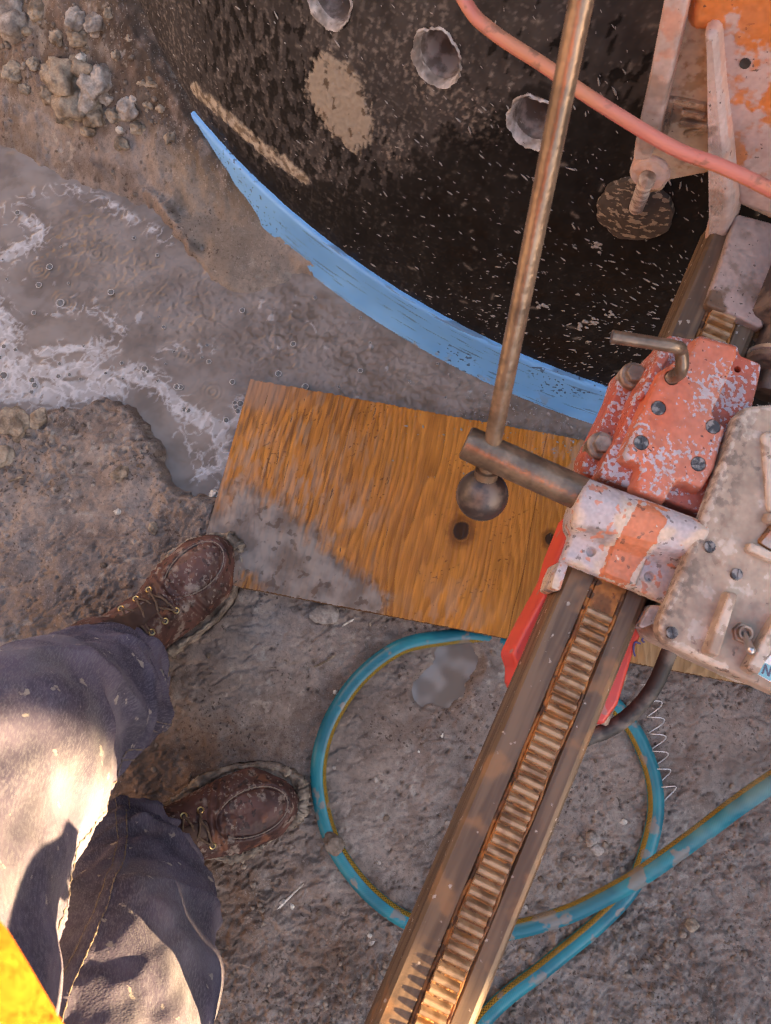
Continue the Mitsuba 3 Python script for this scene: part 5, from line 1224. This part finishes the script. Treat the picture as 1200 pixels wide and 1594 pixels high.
def trouser(pts, seed, folds, a_seam, name_label):
    """pts: (x, y, z, radius) from the hem upwards."""
    q = spline(np.array(pts), 260); S = 144
    p, r = q[:, :3], q[:, 3]; t, X, Y = frames(p, [1.0, 0, 0])
    s = np.r_[0, np.cumsum(np.linalg.norm(np.diff(p, axis=0), axis=1))]
    m = S + 1; a = np.arange(m) * 2 * np.pi / S
    SA, AA = np.meshgrid(s, a, indexing='ij'); cp = np.stack([np.cos(AA) * 1.0, np.sin(AA) * 1.0, SA * 0], -1)
    w = meshkit.fbm(np.stack([np.cos(AA) * 1.3 + SA * 4, np.sin(AA) * 1.3, SA * 9 + seed], -1), 3, seed) - 0.5
    w2 = meshkit.fbm(np.stack([np.cos(AA) * 1.0, np.sin(AA) * 1.0 + SA * 5, SA * 26 + seed], -1), 2, seed + 3) - 0.5
    dsp = 0.036 * w + 0.018 * (0.5 - np.abs(2 * w2) * 2.2) * sst(0.30, 0.02, SA) + 0.008 * w2
    for (s0, a0, ln, wd, amp, skew) in folds:
        da = (AA - a0 + np.pi) % (2 * np.pi) - np.pi; ds = SA - s0 - skew * da
        dsp = dsp + amp * (np.exp(-np.where(ds > 0, ds / (0.55 * wd), -ds / (1.5 * wd)) ** 1.3) - 0.25) * np.exp(-(da / ln) ** 2)
    da = (AA - a_seam + np.pi) % (2 * np.pi) - np.pi; arc = da * r[:, None]
    seam = sst(0.0075, 0.006, np.abs(arc)); dsp = dsp + 0.0022 * seam + 0.0009 * seam * np.sin(SA * 700 + arc * 300)
    hem = sst(0.021, 0.019, SA); dsp = dsp + 0.002 * hem
    R = r[:, None] + dsp
    v = p[:, None] + R[..., None] * (np.cos(AA)[..., None] * X[:, None] + np.sin(AA)[..., None] * Y[:, None])
    inner = v[:1] * 0 + (p[:1, None] + (R[:1, :, None] - 0.004) * (np.cos(AA[:1])[..., None] * X[:1, None] + np.sin(AA[:1])[..., None] * Y[:1, None])) + t[0] * 0.10
    v = np.concatenate([inner, v], 0); f = grid_faces(len(p) + 1, m)[:, ::-1]
    uv = np.stack([np.tile(a / (2 * np.pi), len(p) + 1), np.repeat(np.r_[0, s], m)], 1)
    key = part(who, 'trouser_leg', (v.reshape(-1, 3), f), 'mat_denim', smooth=True, uv=uv, label=name_label)
    for off in (-0.0058, 0.0058):
        k = [int(np.argmin(np.abs(arc[i] - off))) for i in range(len(p))]; line = np.array([v[i + 1, k[i]] for i in range(len(p))]); line = spline(line, 200)
        part(key, 'seam_stitch', tube(line + 0.0002, 0.00055, 5, wob=lambda i, a: 1 + 0.6 * np.sign(np.sin(i * 2.2))), 'mat_thread', smooth=True)
    hl = spline(v[18, ::4], 160); part(key, 'hem_stitch', tube(hl, 0.00055, 5, wob=lambda i, a: 1 + 0.6 * np.sign(np.sin(i * 2.2))), 'mat_thread', smooth=True)
    return key


W = lambda px, py, z, r: (*G(px, py, z), r)
trouser([W(188, 1060, .115, .080), W(178, 1064, .15, .081), W(158, 1072, .22, .083), W(115, 1100, .34, .086), W(40, 1160, .49, .092), W(-20, 1260, .58, .094), W(-90, 1420, .66, .097), W(-190, 1700, .75, .104), (-0.295, -0.175, 0.93, .112)], 3,
        [(0.05, 0.1, 1.0, 0.013, 0.012, 0.03), (0.105, -0.2, 1.2, 0.014, 0.015, -0.035), (0.16, 0.5, 0.9, 0.016, 0.015, 0.05), (0.23, 0.0, 1.2, 0.02, 0.014, -0.05), (0.32, 0.6, 1.0, 0.025, 0.014, 0.07), (0.42, -0.3, 0.9, 0.03, 0.012, -0.06)], 5.75, 'left trouser leg bunched over its boot')
trouser([W(206, 1334, .115, .079), W(204, 1345, .15, .080), W(206, 1378, .24, .083), W(205, 1450, .36, .087), W(178, 1560, .47, .092), W(130, 1720, .56, .096), W(60, 1960, .65, .10), (-0.212, -0.355, 0.77, .106), (-0.185, -0.295, 0.93, .112)], 9,
        [(0.06, 0.9, 1.0, 0.014, 0.012, 0.03), (0.12, 0.2, 1.1, 0.015, 0.015, 0.04), (0.19, 1.1, 0.9, 0.017, 0.015, -0.05), (0.27, 0.4, 1.0, 0.022, 0.014, 0.05), (0.36, 0.9, 0.8, 0.028, 0.012, -0.05)], 1.75, 'right trouser leg with a stitched seam')
# vest, jacket and the rest of the person above the frame (out of view, but it stands there)
def fluo(p, n, uv):
    return mix((0.62, 0.13, 0.006), (0.70, 0.22, 0.010), fbm(p.x * 30, p.y * 30, p.z * 30, 3))
scene['mat_vest'] = bumped(diffuse_like(proc(fluo), 0.7, 0.3), cast_bump, 0.002)
scene['mat_jacket'] = diffuse_like((0.05, 0.055, 0.075), 0.85); scene['mat_skin'] = diffuse_like((0.42, 0.24, 0.17), 0.5); scene['mat_helmet'] = diffuse_like((0.75, 0.74, 0.70), 0.35)
FC = np.array([0.72, 0.69, 0]); FC /= np.linalg.norm(FC); LF = np.array([-FC[1], FC[0], 0]); PC = np.array([-0.232, -0.222, 0]) + 0.020 * FC


def FL(x, y, z):
    q = np.array([x, y, 0]) - PC; return (float(q @ FC), float(q @ LF), z)


def person_mesh(fwd, refine=0.012, it=14):
    """Links of (forward, left, height, radius) joints, smoothed into one surface."""
    J, links = fwd
    jt = {k: (*(PC + FC * f + LF * l + Z_ * z), r) for k, (f, l, z, r) in J.items()}
    m = tm(hull_chain(jt, links, 24).refine_to_length(refine)); m.merge_vertices(); trimesh.smoothing.filter_taubin(m, 0.5, 0.53, it); return m


vest = person_mesh(({'a': (0.045, 0.10, 0.975, 0.095), 'b': (0.045, -0.10, 0.975, 0.095), 'c': (0.0, 0.12, 1.32, 0.10), 'd': (0.0, -0.12, 1.32, 0.10), 'e': (-0.02, 0.10, 1.46, 0.055), 'f': (-0.02, -0.10, 1.46, 0.055)}, [('a', 'b'), ('a', 'c'), ('b', 'd'), ('c', 'd'), ('a', 'd'), ('b', 'c'), ('c', 'e'), ('d', 'f'), ('e', 'f')]))
n_ = vest.vertex_normals; vest.vertices = vest.vertices + n_ * (0.014 * (meshkit.fbm(vest.vertices * 14, 3, 2) - 0.5))[:, None]
part(who, 'vest', vest, 'mat_vest', smooth=True, label='fluorescent orange vest')
part(who, 'jacket', person_mesh(({'s': (-0.02, 0.17, 1.44, 0.06), 'e': (0.02, 0.27, 1.24, 0.048), 'w': (0.19, 0.13, 1.33, 0.036), 's2': (-0.02, -0.17, 1.44, 0.06), 'e2': (*FL(-0.05, -0.51, 1.09), 0.050), 'w2': (*FL(0.03, -0.34, 0.84), 0.045), 'n': (-0.02, 0, 1.47, 0.06)}, [('s', 'e'), ('e', 'w'), ('s2', 'e2'), ('e2', 'w2'), ('s', 'n'), ('s2', 'n')])), 'mat_jacket', smooth=True, label='dark jacket sleeves')
J = {'n': (-0.01, 0, 1.48, 0.05), 'h0': (0.02, 0, 1.60, 0.062), 'h1': (-0.01, 0, 1.66, 0.088), 'jaw': (0.075, 0, 1.565, 0.030), 'nose': (0.112, 0, 1.615, 0.010), 'brow': (0.085, 0, 1.65, 0.03), 'ear': (0.0, 0.088, 1.62, 0.014), 'ear2': (0.0, -0.088, 1.62, 0.014)}
links = [('n', 'h0'), ('h0', 'h1'), ('h0', 'jaw'), ('jaw', 'brow'), ('brow', 'nose'), ('h1', 'brow'), ('h1', 'ear'), ('h1', 'ear2')]
J.update({'ls': (-0.02, 0.17, 1.44, 0.035), 'le': (0.02, 0.27, 1.24, 0.03), 'lw': (0.19, 0.13, 1.33, 0.028), 'lp': (0.24, 0.10, 1.345, 0.022), 'rs': (-0.02, -0.17, 1.44, 0.035), 're': (*FL(-0.05, -0.51, 1.09), 0.03), 'rw': (*FL(0.03, -0.335, 0.825), 0.030), 'rp': (*FL(0.052, -0.298, 0.775), 0.027)})
links += [('n', 'ls'), ('ls', 'le'), ('le', 'lw'), ('lw', 'lp'), ('n', 'rs'), ('rs', 're'), ('re', 'rw'), ('rw', 'rp')]
for q, (df, dz) in enumerate(((0.00, 0.03), (0.012, 0.014), (0.014, -0.002), (0.010, -0.016))):
    J[f'l{q}a'] = (0.262 + df, 0.085, 1.345 + dz, 0.0095); J[f'l{q}b'] = (0.272 + df, 0.055, 1.347 + dz, 0.0085); J[f'l{q}c'] = (0.258 + df, 0.038, 1.348 + dz, 0.0075)
    x = 0.022 + 0.020 * q; ln = (0.9, 1.0, 0.95, 0.8)[q]
    J[f'r{q}a'] = (*FL(x + 0.004, -0.292, 0.748), 0.0095); J[f'r{q}b'] = (*FL(x + 0.008, -0.292, 0.748 - 0.036 * ln), 0.0088); J[f'r{q}c'] = (*FL(x + 0.008, -0.304, 0.748 - 0.060 * ln), 0.0078)
    for k in 'lr': links += [(k + 'p', f'{k}{q}a'), (f'{k}{q}a', f'{k}{q}b'), (f'{k}{q}b', f'{k}{q}c')]
J['lt'] = (0.222, 0.075, 1.365, 0.010); J['lu'] = (0.236, 0.048, 1.37, 0.009); J['rt'] = (*FL(0.020, -0.300, 0.79), 0.011); J['ru'] = (*FL(0.006, -0.300, 0.755), 0.009)
links += [('lw', 'lt'), ('lt', 'lu'), ('rw', 'rt'), ('rt', 'ru')]
part(who, 'body', person_mesh((J, links), 0.007, 8), 'mat_skin', smooth=True)
hm_ = lathe([(0.0, 0.118), (0.05, 0.112), (0.088, 0.085), (0.106, 0.04), (0.110, 0.0), (0.128, -0.006), (0.128, -0.010), (0.104, -0.004), (0.0, -0.004)], 40, PC + FC * 0.002 + Z_ * 1.685)
part(who, 'helmet', hm_, 'mat_helmet', smooth=40, label='white hard hat')
# trouser seat under the vest
part(who, 'trouser_seat', person_mesh(({'a': (-0.06, 0.085, 0.94, 0.105), 'b': (-0.06, -0.085, 0.94, 0.105), 'c': (-0.06, 0.09, 0.86, 0.10), 'd': (-0.06, -0.09, 0.86, 0.10)}, [('a', 'b'), ('a', 'c'), ('b', 'd'), ('c', 'd')])), 'mat_jacket', smooth=True)

# ------------------------------------------------------------------ stones, chips, clods, crumbs
def stone_mat(name, c0, c1, f=60, spec=0.25):
    scene[name] = bumped(diffuse_like(proc(lambda p, n, uv: mix(c0, c1, smoothstep(0.3, 0.7, fbm(p.x * f, p.y * f, p.z * f, 4))) * (0.75 + 0.5 * noise(p.x * 420, p.y * 420, p.z * 420))), 0.75, spec), lambda p, n, uv: fbm(p.x * 240, p.y * 240, p.z * 240, 3), 0.0018)
stone_mat('mat_stone_tan', (0.125, 0.095, 0.070), (0.31, 0.25, 0.19)); stone_mat('mat_stone_grey', (0.165, 0.135, 0.115), (0.37, 0.32, 0.28)); stone_mat('mat_stone_white', (0.42, 0.38, 0.33), (0.66, 0.62, 0.56))


def place_rock(px, py, rpx, mat, seed, name, label, cat, group=None, flat=0.75, rough=0.3, sink=0.25, sub=3):
    c = G(px, py, 0.04)
    for _ in range(4): c = G(px, py, float(ground_z(np.array([c[0]]), np.array([c[1]]))[0]))
    size = rpx / FPX * np.linalg.norm(c - EYE)
    m = rock(size, seed, rough, sub, flat); m.apply_translation(c + [0, 0, size * flat * (1 - 2 * sink)])
    solo(name, m, mat, label, cat, group, smooth=True)


bank = [(98, 128, 27, 'tan'), (128, 112, 19, 'tan'), (150, 138, 26, 'grey'), (118, 168, 26, 'tan'), (145, 178, 18, 'tan'), (168, 154, 10, 'grey'), (85, 118, 14, 'tan'), (200, 171, 17, 'grey'), (100, 182, 13, 'tan'), (160, 120, 13, 'grey'), (178, 182, 12, 'tan'),
        (118, 34, 15, 'grey'), (150, 42, 13, 'grey'), (122, 60, 13, 'tan'), (10, 18, 30, 'grey'), (182, 86, 7, 'tan'), (136, 76, 6, 'tan'), (222, 131, 7, 'tan'), (237, 130, 9, 'tan'), (208, 156, 6, 'grey'), (75, 150, 12, 'tan'), (60, 20, 12, 'tan'),
        (90, 60, 10, 'tan'), (170, 20, 9, 'tan'), (205, 60, 8, 'tan'), (230, 165, 9, 'tan'), (250, 170, 7, 'tan'), (215, 200, 10, 'tan'), (265, 215, 8, 'tan'), (190, 225, 10, 'tan'), (140, 205, 9, 'tan'), (55, 100, 10, 'tan'), (20, 115, 12, 'tan'), (40, 140, 9, 'tan')]
OWN = {(98, 128): 'large tan stone, upper left one of the stone cluster on the spoil bank', (150, 138): 'large pale grey stone, right one of the stone cluster on the spoil bank', (118, 168): 'large tan stone at the lower end of the stone cluster on the bank',
       (128, 112): 'tan stone wedged behind the two large stones of the bank cluster', (200, 171): 'pale grey stone just right of the stone cluster on the spoil bank', (118, 34): 'grey stone near the top edge, left one of a close pair', (150, 42): 'grey stone near the top edge, right one of a close pair',
       (10, 18): 'big grey stone cut by the top left corner of the picture', (145, 178): 'tan stone tucked under the lower right of the stone cluster', (237, 130): 'small tan stone nearest the black wall, right one of two', (222, 131): 'small tan stone near the black wall, left one of two'}
for k, (px, py, r, t) in enumerate(bank):
    own = OWN.get((px, py))
    place_rock(px, py, r, 'mat_stone_' + t, 100 + k, 'bank_stone', own or 'small mud-coated stone among others in the brown spoil bank at top left', 'stone', None if own else 'small mud-coated stones in the spoil bank', rough=0.55, sink=0.42)
place_rock(27, 50, 21, 'mat_stone_grey', 160, 'bank_boulder', 'pale angular stone near the top left corner', 'stone', rough=0.4)
place_rock(42, 52, 7, 'mat_stone_tan', 161, 'yellow_pebble', 'small yellow pebble beside the pale angular stone at top left', 'pebble')
place_rock(129, 93, 8, 'mat_stone_white', 162, 'white_pebble', 'round whitish pebble high on the spoil bank', 'pebble')
place_rock(187, 203, 6, 'mat_stone_white', 163, 'white_chip', 'small white stone chip low on the spoil bank', 'stone chip')
for k, (px, py, r) in enumerate([(22, 660, 24), (62, 652, 15), (6, 712, 16), (186, 738, 13)]):
    place_rock(px, py, r, 'mat_stone_tan', 170 + k, 'mud_clod', ('largest pale clod, at the left edge below the foam', 'pale clod just right of the largest one below the foam', 'pale clod cut by the left edge, lower than the foam clods', 'lone pale clod on the smooth mud left of the plywood')[k], 'clod', None, flat=0.4, sink=0.35, rough=0.45)
place_rock(334, 772, 9, 'mat_stone_white', 180, 'white_stone', 'white angular stone against the left edge of the plywood', 'stone', rough=0.4)
place_rock(240, 823, 9, 'mat_stone_tan', 181, 'mud_pebble', 'round mud-covered pebble left of the upper boot toe', 'pebble')
place_rock(919, 1304, 11, 'mat_stone_grey', 182, 'grey_pebble', 'round grey pebble inside the hose loop, right of the rail', 'pebble')
place_rock(928, 1321, 10, 'mat_stone_grey', 183, 'flat_pebble', 'long flat pebble just below the round grey pebble', 'pebble', flat=0.4)
place_rock(1075, 1440, 9, 'mat_stone_tan', 184, 'brown_pebble', 'oval brown pebble lying by itself below the rising hose', 'pebble')
for k, (px, py, r) in enumerate([(970, 1279, 6), (698, 1281, 6), (586, 1213, 7), (183, 797, 7), (590, 1342, 5), (868, 1338, 4), (575, 1456, 5), (818, 1412, 4), (892, 1336, 4), (688, 1145, 4), (440, 1404, 6), (578, 1468, 6), (455, 1410, 5), (110, 780, 4), (145, 756, 4), (522, 1078, 5), (520, 1195, 4), (490, 955, 5), (652, 1170, 3), (928, 1263, 3)]):
    place_rock(px, py, r * 0.75, 'mat_stone_grey' if k % 3 else 'mat_stone_white', 190 + k, 'mud_chip', 'small pale stone chip lying on the grey mud', 'stone chip', 'pale chips on the mud', flat=0.5, rough=0.5, sub=2)
# flat chunk and splinters by the board's edge
place_rock(506, 955, 19, 'mat_stone_grey', 230, 'concrete_chunk', 'flat grey concrete chunk half under the lower plywood edge', 'concrete chunk', flat=0.28, rough=0.35)
place_rock(985, 1100, 12, 'mat_clod', 231, 'dark_clod', 'dark wet clod below the pale end of the plywood', 'clod', flat=0.4)
for k, (a, b, z, lab) in enumerate([((532, 975), (552, 962), .044, 'pale bent sliver of wood below the plywood edge'), ((574, 976), (578, 967), .05, 'short tan splinter against the plywood edge'), ((486, 1040), (522, 1020), .044, 'thin pale twig on the mud left of the hose loop'), ((430, 1420), (470, 1380), .045, 'whitish sliver lying below the right boot'), ((0, 742), (24, 738), .06, 'straw lying at the left edge of the picture')]):
    p0, p1 = G(*a, z), G(*b, z); q = np.linspace(0, 1, 9)[:, None]; pts = p0 * (1 - q) + p1 * q; pts[:, 2] = ground_z(pts[:, 0], pts[:, 1]) + 0.0015; pts[:, :2] += 0.0015 * np.sin(q * 5 + k)
    solo(('wood_sliver', 'wood_splinter', 'twig', 'bark_sliver', 'straw')[k], tube(pts, np.array([0.0006] + [0.0017] * 7 + [0.0006]), 7), 'mat_stone_white' if k in (0, 3) else 'mat_stone_tan', lab, 'splinter', smooth=True)
# loose crumbs of soil: nobody could count them
rg = np.random.default_rng(21); ico = trimesh.creation.icosphere(subdivisions=1); vs, fs = [], []
cx, cy = rg.uniform(-0.74, 0.6, 26000), rg.uniform(-0.56, 1.12, 26000)
iu, ju = np.searchsorted(gx, cx), np.searchsorted(gy, cy); pr_ = (0.75 * clods[iu, ju] + 0.05 + 0.12 * dryness[iu, ju]) * (PD[iu, ju] < -0.012) * (1 - slick[iu, ju]) * (1 - sl[iu, ju])
pr_ *= sst(0.35, 0.65, N(np.stack([cx, cy, 0 * cx], -1), 16, 88, 3))
ok = (rg.uniform(0, 1, 26000) < pr_) & (np.hypot(cx - MH[0], cy - MH[1]) > MR0 + 0.02); cx, cy = cx[ok], cy[ok]
cz = ground_z(cx, cy); sz = 0.0011 + 0.0046 * rg.uniform(0, 1, len(cx)) ** 3.2
base_ = [ico.vertices * (1 + 0.55 * (meshkit.fbm(ico.vertices * 1.4 + k * 5, 2, k) - 0.5))[:, None] for k in range(12)]
for k in range(len(cx)):
    t = rg.uniform(0, 6.28); c_, s_ = math.cos(t), math.sin(t); v = base_[k % 12] * [1, 0.8, 0.7] * sz[k]
    vs.append(np.stack([v[:, 0] * c_ - v[:, 1] * s_ + cx[k], v[:, 0] * s_ + v[:, 1] * c_ + cy[k], v[:, 2] + cz[k] + 0.25 * sz[k]], 1)); fs.append(ico.faces + 42 * k)
structure('soil_crumbs', (np.vstack(vs), np.vstack(fs)), 'mat_clod', smooth=True, kind='stuff', label='loose crumbs of soil scattered over the mud')
print('crumbs', len(cx))

# ------------------------------------------------------------------ bubbles on the water
scene['mat_bubble'] = {'type': 'thindielectric', 'int_ior': 1.33}
scene['mat_foam'] = diffuse_like((0.50, 0.48, 0.48), 0.3, 0.5)
a = np.radians(np.linspace(0, 90, 9)); dome = mikit.ply(lathe(np.c_[np.cos(a), np.sin(a) * 0.8], 20), 'mat_bubble', smooth=True)
q = np.linspace(0, 2 * math.pi, 24, endpoint=False)
tor = trimesh.creation.torus(1.0, 0.13, major_sections=24, minor_sections=6); rimm = mikit.ply(tor, 'mat_foam', smooth=True)
dm = mikit.ply(lathe([(0, 0), (0.9, 0.02), (0.9, -0.2)], 20), 'mat_pool_dark', smooth=False); scene['mat_pool_dark'] = diffuse_like((0.075, 0.06, 0.05), 0.25)
c4 = lambda pts: [(x / 2.4, 300 + y / 2.4, r) for x, y, r in pts]
bub = c4([(65, 75, 10), (145, 345, 11), (225, 412, 15), (185, 277, 12), (120, 700, 11), (129, 719, 11), (14, 683, 15), (540, 658, 12), (552, 668, 8), (660, 725, 11), (675, 727, 10), (530, 768, 15), (518, 772, 8), (690, 810, 10), (703, 814, 10), (845, 850, 10), (880, 800, 10), (898, 788, 12), (906, 804, 10), (888, 816, 10), (902, 820, 9), (878, 786, 9),
          (415, 372, 12), (780, 632, 9), (868, 707, 10), (1040, 676, 11), (1140, 725, 12), (260, 680, 7), (300, 697, 6), (395, 675, 6), (455, 637, 7), (15, 575, 9), (118, 745, 8), (745, 78, 12), (905, 440, 10), (1095, 565, 10), (1105, 300, 9), (1010, 262, 7), (500, 170, 7), (580, 870, 8)])
rg = np.random.default_rng(61)
for k in range(46):
    bub.append((*((rg.uniform(480, 900), rg.uniform(440, 640)) if k < 26 else (rg.uniform(0, 330), rg.uniform(380, 600))), rg.choice([4, 5, 5, 6, 7, 9])))
bub = [q for q in bub if 0.012 < float(look_up(pool_d, *G(q[0], q[1], WATER_Z)[:2])) and not (0 < bcoord(q[0], q[1])[1] < BWID and bcoord(q[0], q[1])[0] > 0) and np.hypot(*(G(q[0], q[1], WATER_Z)[:2] - MH)) > MR0 + 0.02]
for px, py, r in bub:
    c = G(px, py, WATER_Z + 0.001); rr = r / 2.4 / 1000
    key = thing('bubble', 'clear bubble with a pale foam rim floating on the muddy water', 'bubble', 'bubbles on the muddy water')
    M = T().translate([float(c[0]), float(c[1]), WATER_Z + 0.0016]).scale(float(rr))
    scene[key + '__dome'] = {**dome, 'to_world': M}; scene[key + '__rim'] = {**rimm, 'to_world': M}; scene[key + '__floor'] = {**dm, 'to_world': M}

# ------------------------------------------------------------------ water drops on the wall, the band and the board
rg = np.random.default_rng(33)
src = np.array(at_wall(1130, 520)); drop = trimesh.creation.icosphere(subdivisions=1); vs, fs = [], []
def add_drop(c, t, n, ln, w_, hgt):
    b = np.cross(n, t); v = drop.vertices; k = 1 - 0.35 * v[:, :1]
    vs.append(c + v[:, :1] * ln * t + v[:, 1:2] * w_ * b * k + v[:, 2:] * hgt * n * k); fs.append(drop.faces + 42 * len(fs))
cnt = 0
while cnt < 2300:
    s, hh = rg.uniform(-1.42, 0.05), rg.uniform(BAND + 0.003, 0.62)
    d = math.hypot(s - src[0], hh - src[1]); pr = math.exp(-(d / 0.34) ** 2) * 1.0 + 0.10 + 0.9 * math.exp(-((hh - BAND - 0.03) / 0.06) ** 2) * math.exp(-((s - src[0] + 0.1) / 0.28) ** 2)
    if rg.uniform() > pr: continue
    th = s / MR0; n = np.array([math.sin(th), -math.cos(th), LEAN]); n /= np.linalg.norm(n); e1 = np.array([math.cos(th), math.sin(th), 0]); e2 = np.cross(n, e1)
    an = math.atan2(hh - src[1], s - src[0]) + rg.normal(0, 0.35); t = e1 * math.cos(an) + e2 * math.sin(an)
    big = rg.uniform() ** 4; w_ = 0.0004 + 0.0008 * big; ln = w_ * rg.uniform(1.6, 5.5)
    add_drop(wall_point(np.array([th]), np.array([hh]))[0] + n * 0.0006, t, n, ln, w_, w_ * 0.9); cnt += 1
for k in range(380):
    px, py = rg.uniform(690, 960), rg.uniform(540, 700); c = G(px, py, WATER_Z + 0.012); t = np.array([rg.normal(), rg.normal(), 0]); t /= np.linalg.norm(t); w_ = 0.0006 + 0.0014 * rg.uniform() ** 4
    if np.hypot(c[0] - MH[0], c[1] - MH[1]) > MR0 + 0.02 and not (0 < bcoord(px, py)[1] < BWID): add_drop(np.array([c[0], c[1], WATER_Z + 0.003 + 0.01 * rg.uniform() ** 2]), t, Z_, w_ * 1.5, w_, w_)
for k in range(420):
    a_ = rg.uniform(0.25, BLEN - 0.03); b_ = BWID - abs(rg.normal(0, 0.05)); 
    if b_ < 0.01 or rg.uniform() > sst(0.2, 0.6, np.array(a_)) + 0.12: continue
    w_ = 0.0005 + 0.0013 * rg.uniform() ** 4; t = bu * math.cos(k) + bv * math.sin(k); add_drop(BL + bu * a_ + bv * b_ + bn * 0.0006, t, bn, w_ * rg.uniform(1, 2.5), w_, w_ * 0.7)
for px, py in ((1072, 440), (1082, 470), (925, 500), (945, 488), (905, 505), (850, 478), (930, 380), (1045, 500), (1060, 470)):
    s, hh = at_wall(px, py)
    for k in range(9):
        ss, h2 = s + rg.normal(0, 0.006), hh + rg.normal(0, 0.005); th = ss / MR0; n = np.array([math.sin(th), -math.cos(th), LEAN]); n /= np.linalg.norm(n); e1 = np.array([math.cos(th), math.sin(th), 0]); w_ = rg.uniform(0.001, 0.0026)
        add_drop(wall_point(np.array([th]), np.array([h2]))[0] + n * 0.001, e1, n, w_ * 1.5, w_, w_ * 0.8)
scene['mat_drop'] = diffuse_like((0.24, 0.215, 0.20), 0.12, 0.7)
structure('water_drops', (np.vstack(vs), np.vstack(fs)), 'mat_drop', smooth=True, kind='stuff', label='splashed drops of grey water on the black wall')
